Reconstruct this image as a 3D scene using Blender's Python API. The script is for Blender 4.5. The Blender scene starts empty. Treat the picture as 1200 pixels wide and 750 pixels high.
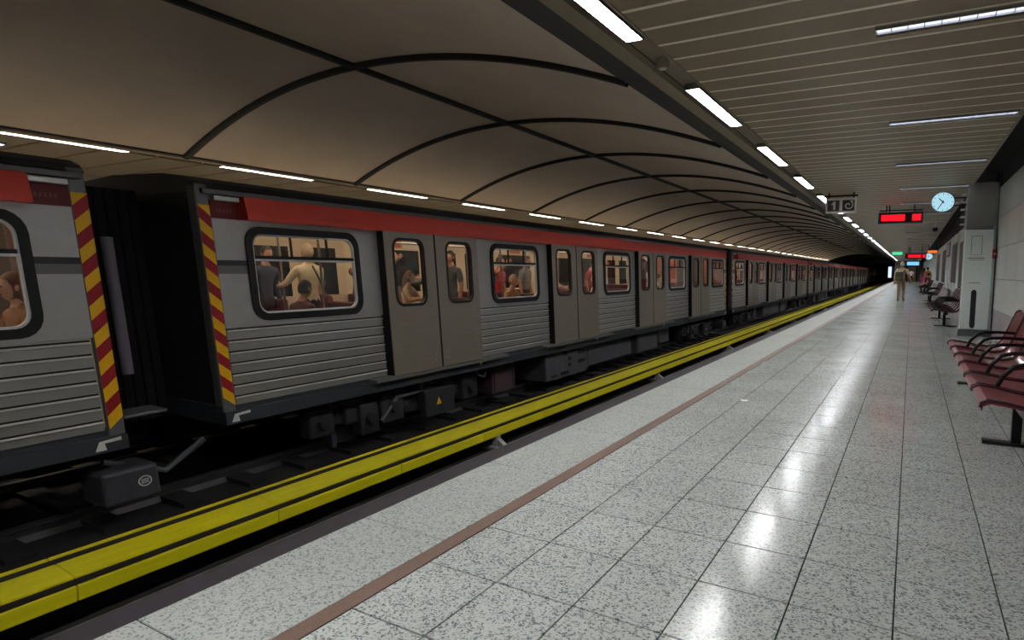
import bpy, bmesh, math, random
from mathutils import Vector, Matrix

random.seed(7)
scene = bpy.context.scene
C = scene.collection
PI = math.pi

# ------------------------------------------------------------------ camera
CAM_H = 1.25
YAW, PITCH, ROLL = 0.5525, -0.0773, 0.0078
FOCAL_PX = 757.0
cy, sy, cp, sp = math.cos(YAW), math.sin(YAW), math.cos(PITCH), math.sin(PITCH)
fwd = Vector((-sy * cp, cy * cp, sp))
rgt = Vector((cy, sy, 0))
up = rgt.cross(fwd)
r2 = rgt * math.cos(ROLL) + up * math.sin(ROLL)
u2 = up * math.cos(ROLL) - rgt * math.sin(ROLL)
cd = bpy.data.cameras.new('camera')
cd.sensor_width = 36.0
cd.lens = FOCAL_PX / 1200.0 * 36.0
cd.clip_end = 400
cam = bpy.data.objects.new('camera', cd)
C.objects.link(cam)
M = Matrix.Identity(4)
for i in range(3):
    M[i][0], M[i][1], M[i][2] = r2[i], u2[i], -fwd[i]
M[2][3] = CAM_H
cam.matrix_world = M
scene.camera = cam

# ------------------------------------------------------------------ world, exposure
w = bpy.data.worlds.new('world')
scene.world = w
w.use_nodes = True
w.node_tree.nodes['Background'].inputs[0].default_value = (0.02, 0.022, 0.026, 1)
w.node_tree.nodes['Background'].inputs[1].default_value = 0.3
vs = scene.view_settings
vs.view_transform = 'Standard'
vs.look = 'None'
vs.exposure = 1.6
vs.gamma = 1.0
vs.use_curve_mapping = False

# lamp strengths
L_STRIP = 33.0      # tubes along the platform edge
L_CROSS = 0.55       # tubes across the platform ceiling
L_FAR = 34.0         # lamps over the opposite platform
L_CAR = 3.4         # lamps inside the train

# ------------------------------------------------------------------ materials
MATS = {}
def srgb(r, g, b):
    f = lambda c: (c / 255 / 12.92) if c / 255 <= 0.04045 else ((c / 255 + 0.055) / 1.055) ** 2.4
    return (f(r), f(g), f(b), 1)

def mat(name, col, rough=0.6, metal=0.0, noise=0.0, nscale=8.0, stretch=None, bump=0.0, spec=0.5, rnd=0.0, coat=0.0):
    if name in MATS: return MATS[name]
    m = bpy.data.materials.new(name); m.use_nodes = True
    nt = m.node_tree; b = nt.nodes['Principled BSDF']
    c = srgb(*col)
    b.inputs['Base Color'].default_value = c
    b.inputs['Roughness'].default_value = rough
    b.inputs['Metallic'].default_value = metal
    b.inputs['Specular IOR Level'].default_value = spec
    if coat: b.inputs['Coat Weight'].default_value = coat
    if noise or rnd:
        tc = nt.nodes.new('ShaderNodeTexCoord')
        mp = nt.nodes.new('ShaderNodeMapping')
        nt.links.new(tc.outputs['Object'], mp.inputs[0])
        if stretch: mp.inputs['Scale'].default_value = stretch
        n = nt.nodes.new('ShaderNodeTexNoise'); n.inputs['Scale'].default_value = nscale
        n.inputs['Detail'].default_value = 5
        nt.links.new(mp.outputs[0], n.inputs[0])
        mr = nt.nodes.new('ShaderNodeMapRange')
        mr.inputs[1].default_value = 0.25; mr.inputs[2].default_value = 0.75
        mr.inputs[3].default_value = 1 - noise; mr.inputs[4].default_value = 1 + noise
        nt.links.new(n.outputs[0], mr.inputs[0])
        out = mr.outputs[0]
        if rnd:
            oi = nt.nodes.new('ShaderNodeObjectInfo')
            mr2 = nt.nodes.new('ShaderNodeMapRange'); mr2.inputs[3].default_value = 1 - rnd; mr2.inputs[4].default_value = 1 + rnd
            nt.links.new(oi.outputs['Random'], mr2.inputs[0])
            mu = nt.nodes.new('ShaderNodeMath'); mu.operation = 'MULTIPLY'
            nt.links.new(out, mu.inputs[0]); nt.links.new(mr2.outputs[0], mu.inputs[1]); out = mu.outputs[0]
        vm = nt.nodes.new('ShaderNodeVectorMath'); vm.operation = 'SCALE'
        vm.inputs[0].default_value = c[:3]
        nt.links.new(out, vm.inputs['Scale'])
        nt.links.new(vm.outputs[0], b.inputs['Base Color'])
        if bump:
            bp = nt.nodes.new('ShaderNodeBump'); bp.inputs['Strength'].default_value = bump; bp.inputs['Distance'].default_value = 0.01
            nt.links.new(n.outputs[0], bp.inputs['Height']); nt.links.new(bp.outputs[0], b.inputs['Normal'])
    MATS[name] = m
    return m

def emit(name, col, strength):
    if name in MATS: return MATS[name]
    m = bpy.data.materials.new(name); m.use_nodes = True
    nt = m.node_tree; nt.nodes.clear()
    e = nt.nodes.new('ShaderNodeEmission'); o = nt.nodes.new('ShaderNodeOutputMaterial')
    e.inputs[0].default_value = srgb(*col); e.inputs[1].default_value = strength
    nt.links.new(e.outputs[0], o.inputs[0])
    MATS[name] = m
    return m

def glass(name, tint=(200, 200, 200), gloss=0.10):
    if name in MATS: return MATS[name]
    m = bpy.data.materials.new(name); m.use_nodes = True
    nt = m.node_tree; nt.nodes.clear()
    o = nt.nodes.new('ShaderNodeOutputMaterial')
    t = nt.nodes.new('ShaderNodeBsdfTransparent'); t.inputs[0].default_value = srgb(*tint)
    g = nt.nodes.new('ShaderNodeBsdfGlossy'); g.inputs['Roughness'].default_value = 0.03
    mx = nt.nodes.new('ShaderNodeMixShader'); fr = nt.nodes.new('ShaderNodeLayerWeight'); fr.inputs[0].default_value = 0.5
    pw = nt.nodes.new('ShaderNodeMath'); pw.operation = 'POWER'; pw.inputs[1].default_value = 4.0
    nt.links.new(fr.outputs['Facing'], pw.inputs[0])
    ad = nt.nodes.new('ShaderNodeMath'); ad.operation = 'MULTIPLY_ADD'; ad.inputs[1].default_value = 0.6; ad.inputs[2].default_value = gloss
    nt.links.new(pw.outputs[0], ad.inputs[0])
    nt.links.new(ad.outputs[0], mx.inputs[0]); nt.links.new(t.outputs[0], mx.inputs[1]); nt.links.new(g.outputs[0], mx.inputs[2])
    nt.links.new(mx.outputs[0], o.inputs[0])
    MATS[name] = m
    return m

def terrazzo(name, light, dark, scale, share, rough, grid=None, rnd=0.03):
    """stone chips in world space; grid=(x0, w, y0, l, joint) adds fine joints where tiles are too far off to build"""
    m = bpy.data.materials.new(name); m.use_nodes = True
    nt = m.node_tree; b = nt.nodes['Principled BSDF']; L = nt.links
    geo = nt.nodes.new('ShaderNodeNewGeometry')
    nz = nt.nodes.new('ShaderNodeTexNoise'); nz.inputs['Scale'].default_value = scale * 0.7; nz.inputs['Detail'].default_value = 1
    L.new(geo.outputs['Position'], nz.inputs[0])
    mx = nt.nodes.new('ShaderNodeVectorMath'); mx.operation = 'MULTIPLY_ADD'
    mx.inputs[1].default_value = (1.6 / scale,) * 3
    L.new(nz.outputs['Color'], mx.inputs[0]); L.new(geo.outputs['Position'], mx.inputs[2])
    v = nt.nodes.new('ShaderNodeTexVoronoi'); v.inputs['Scale'].default_value = scale
    L.new(mx.outputs[0], v.inputs['Vector'])
    sx = nt.nodes.new('ShaderNodeSeparateColor'); L.new(v.outputs['Color'], sx.inputs[0])
    cr = nt.nodes.new('ShaderNodeValToRGB')
    e = cr.color_ramp.elements
    e[0].position = 0; e[0].color = srgb(*dark)
    e[1].position = share + 0.22; e[1].color = srgb(*light)
    k = e.new(share * 0.6); k.color = srgb(*[int(d * 0.75 + l * 0.25) for d, l in zip(dark, light)])
    k = e.new(share); k.color = srgb(*[int(d * 0.4 + l * 0.6) for d, l in zip(dark, light)])
    L.new(sx.outputs[0], cr.inputs[0])
    n2 = nt.nodes.new('ShaderNodeTexNoise'); n2.inputs['Scale'].default_value = 1.3; n2.inputs['Detail'].default_value = 4
    L.new(geo.outputs['Position'], n2.inputs[0])
    mr = nt.nodes.new('ShaderNodeMapRange'); mr.inputs[1].default_value = .3; mr.inputs[2].default_value = .7
    mr.inputs[3].default_value = 0.93; mr.inputs[4].default_value = 1.05
    L.new(n2.outputs[0], mr.inputs[0])
    oi = nt.nodes.new('ShaderNodeObjectInfo')
    m2 = nt.nodes.new('ShaderNodeMapRange'); m2.inputs[3].default_value = 1 - rnd; m2.inputs[4].default_value = 1 + rnd
    L.new(oi.outputs['Random'], m2.inputs[0])
    mu = nt.nodes.new('ShaderNodeMath'); mu.operation = 'MULTIPLY'; L.new(mr.outputs[0], mu.inputs[0]); L.new(m2.outputs[0], mu.inputs[1])
    sc = nt.nodes.new('ShaderNodeVectorMath'); sc.operation = 'SCALE'
    L.new(cr.outputs[0], sc.inputs[0]); L.new(mu.outputs[0], sc.inputs['Scale'])
    L.new(sc.outputs[0], b.inputs['Base Color'])
    # roughness a little uneven
    m3 = nt.nodes.new('ShaderNodeMapRange'); m3.inputs[1].default_value = .3; m3.inputs[2].default_value = .7
    m3.inputs[3].default_value = rough * 0.8; m3.inputs[4].default_value = rough * 1.25
    L.new(n2.outputs[0], m3.inputs[0]); L.new(m3.outputs[0], b.inputs['Roughness'])
    b.inputs['Specular IOR Level'].default_value = 0.2
    return m

STEEL = mat('brushed_steel', (186, 184, 184), 0.42, 0.5, 0.06, 5, (1, 1, 2), 0.0)
STEEL_DOOR = mat('door_steel', (160, 150, 140), 0.44, 0.5, 0.07, 4, (1, 1, 5))
STEEL_RIB = mat('ribbed_steel', (180, 178, 177), 0.36, 0.6, 0.08, 3, (1, .8, 2))
HIGHLIGHT_STEEL = mat('highlight_steel', (236, 234, 230), 0.28, 0.35)  # near-white tone carries the highlight on the side ribs
BLACK = mat('black_rubber', (8, 8, 10), 0.6)
RED = mat('red_paint', (222, 66, 48), 0.45, 0, 0.05, 3)
DKRED = mat('dark_red_paint', (112, 26, 34), 0.5)
ROOF = mat('roof_dark_grey', (52, 54, 62), 0.6, 0.2, 0.12, 3)
GUTTER = mat('gutter_grey', (120, 120, 124), 0.5, 0.5)
UNDER = mat('underframe_slate', (58, 64, 72), 0.6, 0.2, 0.15, 4)
BOGIE = mat('bogie_black', (52, 50, 54), 0.6, 0.3, 0.3, 8)
BOXM = mat('equipment_grey', (92, 90, 96), 0.6, 0.2, 0.15, 5)
BOXP = mat('equipment_plum', (86, 66, 72), 0.6, 0.2, 0.15, 5)
HZ_Y = mat('hazard_yellow', (248, 190, 10), 0.5)
HZ_R = mat('hazard_red', (164, 16, 38), 0.5)
ALU = mat('aluminium', (196, 196, 198), 0.35, 0.8)
CREAM = mat('interior_cream', (206, 190, 160), 0.6, 0, 0.06, 3)
PINK = mat('interior_beige', (196, 176, 150), 0.6, 0, 0.06, 3)
SEATM = mat('seat_maroon', (78, 26, 30), 0.6)
GLASS = glass('window_glass', (205, 200, 195), 0.09)
DGLASS = mat('dark_pane', (20, 20, 24), 0.1)
BELLOWS = mat('bellows_black', (16, 16, 18), 0.85)
LAV = mat('grab_rail_lavender', (120, 112, 126), 0.5)
VAULT = mat('vault_panel_taupe', (216, 200, 188), 0.8, 0, 0.06, 0.8, None, 0.0)
RIBM = mat('vault_rib_black', (26, 25, 28), 0.6)
BEAM = mat('beam_dark_grey', (66, 62, 64), 0.7)
SLAT = mat('ceiling_slat_taupe', (152, 136, 114), 0.55, 0.15, 0.05, 2, (1, 8, 1), rnd=0.03)
SLATEDGE = mat('slat_lip_pale', (250, 242, 224), 0.5, 0.1)
VOID = mat('void_black', (9, 9, 10), 0.9)
CONC = mat('pit_concrete', (28, 26, 27), 0.9, 0, 0.3, 3)
CONCD = mat('tunnel_dark', (22, 21, 23), 0.9, 0, 0.3, 2)
EDGEM = mat('edge_nosing_plum', (46, 40, 46), 0.7, 0, 0.15, 8)
BROWN = mat('brown_line_stone', (118, 94, 84), 0.5, 0, 0.18, 60)
YELLOW = mat('third_rail_yellow', (222, 210, 22), 0.45, 0, 0.10, 6, (6, .5, 6))
YGAP = mat('third_rail_gap', (30, 24, 22), 0.8)
RAILM = mat('rail_steel', (110, 108, 108), 0.35, 0.8)
WALLP = mat('wall_panel_grey', (214, 216, 212), 0.38, 0, 0.06, 1.5, None, 0, rnd=0.03)
WALLJ = mat('wall_joint_grey', (120, 120, 120), 0.8)
SKIRT = mat('wall_skirting_mauve', (176, 164, 172), 0.5, 0, 0.08, 4)
PILLAR = mat('pillar_grey', (166, 166, 162), 0.6, 0, 0.06, 3)
TOTEM = mat('help_point_white', (236, 246, 244), 0.4)
TOTEM2 = mat('help_point_trim', (178, 190, 190), 0.4)
TEXTG = mat('printed_grey', (120, 132, 134), 0.6)
SLOT = mat('slot_dark', (36, 32, 44), 0.5)
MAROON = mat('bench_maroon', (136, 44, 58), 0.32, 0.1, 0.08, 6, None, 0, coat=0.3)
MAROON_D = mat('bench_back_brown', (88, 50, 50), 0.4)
DKMETAL = mat('dark_metal', (32, 28, 32), 0.4, 0.5)
CHROME = mat('chrome_metal', (180, 180, 184), 0.25, 0.9)
WHITEP = mat('white_print', (225, 225, 222), 0.5)
JOINT = mat('floor_joint', (30, 31, 31), 0.8)

TILE = terrazzo('terrazzo_tile', (192, 194, 191), (104, 109, 110), 135, 0.24, 0.165)
TILE_FAR = terrazzo('terrazzo_far', (188, 192, 191), (104, 109, 110), 135, 0.24, 0.165)
EDGE_T = terrazzo('terrazzo_edge', (174, 176, 172), (112, 116, 116), 130, 0.22, 0.5)

# ------------------------------------------------------------------ mesh helpers
class MB:
    def __init__(s): s.v = []; s.f = []; s.m = []; s.sm = []
    def add(s, vs, fs, m=0, smooth=False):
        o = len(s.v); s.v += [tuple(p) for p in vs]
        for f in fs: s.f.append([i + o for i in f]); s.m.append(m); s.sm.append(smooth)
    def box(s, x0, x1, y0, y1, z0, z1, m=0):
        if x0 > x1: x0, x1 = x1, x0
        if y0 > y1: y0, y1 = y1, y0
        if z0 > z1: z0, z1 = z1, z0
        s.add([(x0, y0, z0), (x1, y0, z0), (x1, y1, z0), (x0, y1, z0), (x0, y0, z1), (x1, y0, z1), (x1, y1, z1), (x0, y1, z1)],
              [(0, 3, 2, 1), (4, 5, 6, 7), (0, 1, 5, 4), (1, 2, 6, 5), (2, 3, 7, 6), (3, 0, 4, 7)], m)
    def cbox(s, x0, x1, y0, y1, z0, z1, c, m=0):
        """box with chamfered top rim"""
        s.add([(x0, y0, z0), (x1, y0, z0), (x1, y1, z0), (x0, y1, z0),
               (x0, y0, z1 - c), (x1, y0, z1 - c), (x1, y1, z1 - c), (x0, y1, z1 - c),
               (x0 + c, y0 + c, z1), (x1 - c, y0 + c, z1), (x1 - c, y1 - c, z1), (x0 + c, y1 - c, z1)],
              [(0, 1, 5, 4), (1, 2, 6, 5), (2, 3, 7, 6), (3, 0, 4, 7), (4, 5, 9, 8), (5, 6, 10, 9), (6, 7, 11, 10), (7, 4, 8, 11), (8, 9, 10, 11), (0, 3, 2, 1)], m)
    def bbox(s, x0, x1, y0, y1, z0, z1, c=0.01, m=0):
        """box with all edges chamfered"""
        bm = bmesh.new(); bmesh.ops.create_cube(bm, size=1)
        for v in bm.verts:
            v.co = Vector(((x0 + x1) / 2 + v.co.x * (x1 - x0), (y0 + y1) / 2 + v.co.y * (y1 - y0), (z0 + z1) / 2 + v.co.z * (z1 - z0)))
        bmesh.ops.bevel(bm, geom=list(bm.edges), offset=c, segments=2, profile=0.5, affect='EDGES')
        s.addbm(bm, m)
    def addbm(s, bm, m=0, smooth=False):
        bm.verts.index_update()
        s.add([v.co[:] for v in bm.verts], [[v.index for v in f.verts] for f in bm.faces], m, smooth); bm.free()
    def extrude_y(s, prof, y0, y1, m=0, closed=True, smooth=False, caps=True):
        n = len(prof)
        vs = [(x, y0, z) for x, z in prof] + [(x, y1, z) for x, z in prof]
        fs = [(i, (i + 1) % n, n + (i + 1) % n, n + i) for i in range(n if closed else n - 1)]
        s.add(vs, fs, m, smooth)
        if closed and caps:
            s.add([(x, y0, z) for x, z in prof], [list(range(n))[::-1]], m); s.add([(x, y1, z) for x, z in prof], [list(range(n))], m)
    def tube(s, pts, r, seg=8, m=0, caps=True, smooth=True):
        pts = [Vector(p) for p in pts]; n = len(pts)
        rs = r if isinstance(r, (list, tuple)) else [r] * n
        rings = []; prev = None
        for i, p in enumerate(pts):
            t = ((pts[min(i + 1, n - 1)] - pts[max(i - 1, 0)])).normalized()
            if prev is None:
                a = Vector((0, 0, 1)) if abs(t.z) < 0.9 else Vector((1, 0, 0))
                u = t.cross(a).normalized()
            else:
                u = (prev - t * prev.dot(t)).normalized()
            prev = u; vv = t.cross(u)
            rings.append([p + (u * math.cos(2 * PI * k / seg) + vv * math.sin(2 * PI * k / seg)) * rs[i] for k in range(seg)])
        o = [q for ring in rings for q in ring]
        fs = [(i * seg + k, i * seg + (k + 1) % seg, (i + 1) * seg + (k + 1) % seg, (i + 1) * seg + k) for i in range(n - 1) for k in range(seg)]
        s.add(o, fs, m, smooth)
        if caps:
            s.add(rings[0], [list(range(seg))[::-1]], m); s.add(rings[-1], [list(range(seg))], m)
    def cyl(s, p0, p1, r, seg=16, m=0): s.tube([p0, p1], r, seg, m)
    def ellipsoid(s, c, rx, ry, rz, m=0, su=12, sv=8, fn=None):
        bm = bmesh.new(); bmesh.ops.create_uvsphere(bm, u_segments=su, v_segments=sv, radius=1)
        for v in bm.verts:
            p = v.co.copy()
            if fn: p = fn(p)
            v.co = Vector((c[0] + p.x * rx, c[1] + p.y * ry, c[2] + p.z * rz))
        s.addbm(bm, m, True)
    def map(s, fn): s.v = [tuple(fn(Vector(p))) for p in s.v]; return s
    def mesh(s, name, mats):
        me = bpy.data.meshes.new(name); me.from_pydata(s.v, [], s.f)
        if not isinstance(mats, (list, tuple)): mats = [mats]
        for m in mats: me.materials.append(m)
        me.polygons.foreach_set('material_index', s.m); me.polygons.foreach_set('use_smooth', s.sm)
        me.update()
        bm = bmesh.new(); bm.from_mesh(me); bmesh.ops.recalc_face_normals(bm, faces=bm.faces); bm.to_mesh(me); bm.free()
        return me
    def build(s, name, mats, parent=None):
        o = bpy.data.objects.new(name, s.mesh(name, mats)); C.objects.link(o)
        if parent: o.parent = parent
        return o

def inst(name, me, parent=None, loc=(0, 0, 0), rz=0.0):
    o = bpy.data.objects.new(name, me); C.objects.link(o); o.location = loc; o.rotation_euler = (0, 0, rz)
    if parent: o.parent = parent
    return o
def empty(name, loc=(0, 0, 0), rz=0.0):
    o = bpy.data.objects.new(name, None); C.objects.link(o); o.location = loc; o.rotation_euler = (0, 0, rz); o.empty_display_size = 0.1
    return o
def tag(o, label, cat, group=None):
    o['label'] = label; o['category'] = cat
    if group: o['group'] = group
    return o
def struct(o, label=None):
    o['kind'] = 'structure'
    if label: o['label'] = label
    return o
def kids(o): return [c for c in C.objects if c.parent == o]
def copy_tree(o, parent=None):
    c = o.copy(); C.objects.link(c); c.parent = parent
    for ch in CHILD.get(o, list(o.children)): copy_tree(ch, c)
    return c
CHILD = {}

def rrect(y0, y1, z0, z1, r, n=5):
    """rounded rectangle corners: list of 4 arcs, each a list of points, counter-clockwise in (y,z)"""
    out = []
    for cx, cz, a0 in ((y0 + r, z0 + r, PI), (y1 - r, z0 + r, 1.5 * PI), (y1 - r, z1 - r, 0), (y0 + r, z1 - r, .5 * PI)):
        out.append([(cx + r * math.cos(a0 + k / n * PI / 2), cz + r * math.sin(a0 + k / n * PI / 2)) for k in range(n + 1)])
    return out

def plate_hole(mb, xa, xb, y0, y1, z0, z1, arcs, m=0):
    """plate between x planes xa/xb with a rounded hole"""
    oc = [(y0, z0), (y1, z0), (y1, z1), (y0, z1)]
    for x in (xa, xb):
        for c in range(4):
            a = arcs[c]
            for i in range(len(a) - 1):
                mb.add([(x, *oc[c]), (x, *a[i]), (x, *a[i + 1])], [(0, 1, 2)], m)
            d = (c + 1) % 4
            mb.add([(x, *oc[c]), (x, *oc[d]), (x, *arcs[d][0]), (x, *a[-1])], [(0, 1, 2, 3)], m)
    for c in range(4):
        d = (c + 1) % 4
        mb.add([(xa, *oc[c]), (xa, *oc[d]), (xb, *oc[d]), (xb, *oc[c])], [(0, 1, 2, 3)], m)
    loop = [p for a in arcs for p in a]; n = len(loop)
    for i in range(n):
        p, q = loop[i], loop[(i + 1) % n]
        mb.add([(xa, *p), (xa, *q), (xb, *q), (xb, *p)], [(0, 1, 2, 3)], m)

def ring(mb, xa, xb, outer, inner, m=0):
    """frame between two rounded rectangles"""
    A = [p for a in outer for p in a]; B = [p for a in inner for p in a]; n = len(A)
    for i in range(n):
        j = (i + 1) % n
        for x in (xa, xb): mb.add([(x, *A[i]), (x, *A[j]), (x, *B[j]), (x, *B[i])], [(0, 1, 2, 3)], m)
        mb.add([(xa, *A[i]), (xa, *A[j]), (xb, *A[j]), (xb, *A[i])], [(0, 1, 2, 3)], m)
        mb.add([(xa, *B[i]), (xa, *B[j]), (xb, *B[j]), (xb, *B[i])], [(0, 1, 2, 3)], m)
def sheet(mb, x, arcs, m=0, t=0.006):
    A = [p for a in arcs for p in a]; n = len(A)
    mb.add([(x, *p) for p in A], [list(range(n))], m)

def text_mesh(txt, size, depth=0.004):
    cu = bpy.data.curves.new('lettering', 'FONT'); cu.body = txt; cu.size = size; cu.extrude = depth / 2
    cu.align_x = 'CENTER'; cu.align_y = 'CENTER'; cu.resolution_u = 3
    o = bpy.data.objects.new('lettering', cu); C.objects.link(o)
    me = bpy.data.meshes.new_from_object(o.evaluated_get(bpy.context.evaluated_depsgraph_get()))
    bpy.data.objects.remove(o); bpy.data.curves.remove(cu)
    return me

# ================================================================== THE SETTING
Y0, Y1 = -9.0, 112.0
EDGE_X, BR_L, BR_R = -2.287, -1.784, -1.702
TW, TL, TX0, TY0 = 0.3408, 0.4533, -1.702, 1.649
WALL_X = 1.40
CZ = 3.03

# floor: sub-floor slab with tiles as pieces
mb = MB(); mb.box(EDGE_X + 0.01, WALL_X + 0.3, Y0, Y1, -0.30, -0.006)
floor = struct(mb.build('floor', JOINT), 'pale speckled terrazzo platform floor')
g = 0.0028
gy = .0042
mb = MB(); mb.cbox(g, TW - g, gy, TL - gy, -0.012, 0.0, 0.001)
tile_me = mb.mesh('floor_tile', TILE)
rows_near = list(range(-3, 30))
for r in rows_near:
    for c in range(9):
        inst('floor_tile', tile_me, floor, (TX0 + c * TW, TY0 + r * TL, 0))
mb = MB()   # the rest of the tiles, too far or behind
for r in list(range(-22, -3)) + list(range(30, 240)):
    for c in range(9):
        x, y = TX0 + c * TW, TY0 + r * TL
        mb.add([(x + g, y + g, 0), (x + TW - g, y + g, 0), (x + TW - g, y + TL - g, 0), (x + g, y + TL - g, 0)], [(0, 1, 2, 3)])
o = mb.build('distant_tiles', TILE_FAR, floor); o['kind'] = 'stuff'
mb = MB(); mb.box(TX0 + 9 * TW, WALL_X, Y0, Y1, -0.012, 0); mb.build('border_strip', TILE_FAR, floor)
# brown line
mb = MB(); mb.box(BR_L + .002, BR_R - .002, Y0, Y1, -0.012, 0.0008); mb.build('brown_line', BROWN, floor)
# pale edge stones
SL, SY = 1.128, 1.184
mb = MB(); mb.cbox(0, BR_L - EDGE_X - .001, g, SL - g, -0.10, 0.0, 0.003)
st_me = mb.mesh('edge_stone', EDGE_T)
for i in range(-2, 34): inst('edge_stone', st_me, floor, (EDGE_X, SY + i * SL, 0))
mb = MB()
mb.box(EDGE_X, BR_L - .001, SY + 34 * SL, Y1, -0.10, 0.0); mb.box(EDGE_X, BR_L - .001, Y0, SY - 2 * SL, -0.10, 0.0)
o = mb.build('distant_edge_stones', EDGE_T, floor); o['kind'] = 'stuff'
mb = MB(); mb.box(EDGE_X - .145, EDGE_X, Y0, Y1, -0.07, -0.008); mb.box(EDGE_X - .05, EDGE_X + .02, Y0, Y1, -1.2, -0.07)
mb.build('edge_nosing', EDGEM, floor)

# track pit
mb = MB(); mb.box(-9.5, EDGE_X, Y0, 190, -1.35, -1.15)
pit = struct(mb.build('floor_track_pit', CONC), 'dark concrete track bed')
for x in (-3.05, -4.35, -6.5, -7.9):
    mb = MB(); mb.extrude_y([(x - .06, -1.15), (x + .06, -1.15), (x + .015, -1.10), (x + .015, -1.05), (x + .035, -1.04), (x + .035, -1.01), (x - .035, -1.01), (x - .035, -1.04), (x - .015, -1.05), (x - .015, -1.10)], Y0, 190)
    mb.build('running_rail', RAILM, pit)
slp = MB(); slp.box(-1.15, 1.15, -.12, .12, -1.15, -1.10)
sl_me = slp.mesh('sleeper', CONC)
for i in range(-4, 34): inst('sleeper', sl_me, pit, (-7.2, i * .75, 0))

# opposite platform
mb = MB(); mb.box(-13.2, -8.80, Y0, Y1, -1.2, -0.1)
fo = struct(mb.build('floor_opposite', CONC), 'opposite platform behind the train')
mb = MB(); mb.box(-13.2, -8.76, Y0, Y1, -0.1, -0.03); mb.build('paving', EDGE_T, fo)
mb = MB(); mb.box(-13.4, -13.2, Y0, Y1, -0.1, 3.4)
struct(mb.build('wall_opposite', mat('opposite_wall', (150, 144, 138), 0.7)), 'dark wall of the opposite platform')

# vault ------------------------------------------------------------
VXR, VXL, VZR, VZL, VXM, VZM = -2.37, -9.40, 3.03, 2.93, -5.89, 3.72
def vz(x):
    t = (x - VXM) / (VXR - VXM) if x > VXM else (VXM - x) / (VXM - VXL)
    base = VZR if x > VXM else VZL
    R = 1.0
    return base + (VZM - base) * (1 - abs(t) ** 2.05)
RIB0, RIBS = 5.85, 3.50
vault = struct(MB().build('ceiling_vault', VAULT), 'taupe barrel vault above the tracks with dark ribs')
mb = MB(); mb.box(VXL - .1, VXR + .1, Y0, 98, 4.1, 4.3); bo = mb.build('vault_backing', VOID, vault)
def arc_panel(xa, xb, n=14):
    mb = MB(); y0, y1 = 0.03, RIBS - 0.03
    xs = [xa + (xb - xa) * i / n for i in range(n + 1)]
    vs = [(x, y, vz(x) + dz) for dz in (0, .05) for y in (y0, y1) for x in xs]
    k = n + 1
    fs = [(i, i + 1, k + i + 1, k + i) for i in range(n)] + [(2 * k + i, 2 * k + i + 1, 3 * k + i + 1, 3 * k + i) for i in range(n)]
    mb.add(vs, fs, 0, True)
    return mb
pr_me = arc_panel(VXM + .03, VXR).mesh('vault_panel', VAULT)
pl_me = arc_panel(VXL, VXM - .03).mesh('vault_panel', VAULT)
for i in range(-4, 26):
    inst('vault_panel', pr_me, vault, (0, RIB0 + i * RIBS, 0)); inst('vault_panel', pl_me, vault, (0, RIB0 + i * RIBS, 0))
mb = MB(); n = 44; hw, dp = 0.062, 0.055
xs = [VXL + (VXR - VXL) * i / n for i in range(n + 1)]
vsx = []
for x in xs: vsx += [(x, -hw, vz(x) + .06), (x, -hw, vz(x) - dp * .6), (x, -hw * .5, vz(x) - dp), (x, hw * .5, vz(x) - dp), (x, hw, vz(x) - dp * .6), (x, hw, vz(x) + .06)]
fs = [(i * 6 + k, i * 6 + k + 1, i * 6 + 7 + k, i * 6 + 6 + k) for i in range(n) for k in range(5)]
mb.add(vsx, fs, 0, True)
rib_me = mb.mesh('vault_rib', RIBM)
for i in range(-4, 27): inst('vault_rib', rib_me, vault, (0, RIB0 + i * RIBS, 0))
mb = MB(); mb.extrude_y([(VXM - .055, VZM + .06), (VXM - .055, VZM - .03), (VXM - .03, VZM - .05), (VXM + .03, VZM - .05), (VXM + .055, VZM - .03), (VXM + .055, VZM + .06)], Y0, 98)
mb.build('ridge_bar', RIBM, vault)
# beam between vault and platform ceiling
mb = MB(); mb.box(VXR - .02, -2.17, Y0, Y1, CZ - .01, CZ + 1.1)
mb.build('edge_beam', BEAM, vault)
mb = MB(); mb.box(VXL - .12, VXL + .01, Y0, Y1, VZL - .02, VZL + 1.1)
mb.build('edge_beam', BEAM, vault)
# platform ceiling -----------------------------------------------------
SP = 0.3845
CXR = 0.97
mb = MB(); mb.box(-1.80, CXR, Y0, Y1, CZ + .05, CZ + .15)
ceil = struct(mb.build('ceiling', mat('ceiling_backing', (60, 55, 50), 0.8)), 'dark slatted metal ceiling above the platform')
def slat_mesh(xa, xb, z):
    mb = MB()
    pr = [(0.0, .045), (0.0, .004), (.006, 0), (SP - .052, 0), (SP - .046, .004), (SP - .046, .045)]
    vs = [(x, y, z + dz) for x in (xa, xb) for y, dz in pr]
    mb.add(vs, [(k, k + 1, 7 + k, 6 + k) for k in range(5)], 0)
    mb.add(vs, [tuple(range(6))], 0); mb.add(vs, [tuple(range(6, 12))], 0)
    # pale upturned lip in the gap
    mb.box(xa, xb, SP - .043, SP - .003, z + .001, z + .03, 1)
    return mb
sm = slat_mesh(-1.795, CXR - .02, CZ)
sl_me = sm.mesh('ceiling_slat', [SLAT, SLATEDGE])
S0 = 5.09
CROSS_Y = [5.535 + 3.4605 * i for i in range(-3, 31)]
for i in range(-10, 45): inst('ceiling_slat', sl_me, ceil, (0, S0 + i * SP + .03, 0))
far = MB()
for i in list(range(-36, -10)) + list(range(45, 277)):
    far.add([(x, y + S0 + i * SP + .03, z) for x, y, z in sm.v], sm.f[:4], 0)
    far.add([(x, y + S0 + i * SP + .03, z) for x, y, z in sm.v[12 + 6 + 6:]] if False else [(x, y + S0 + i * SP + .03, z) for x, y, z in sm.v[-8:]], [(0, 3, 2, 1)], 1)
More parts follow.
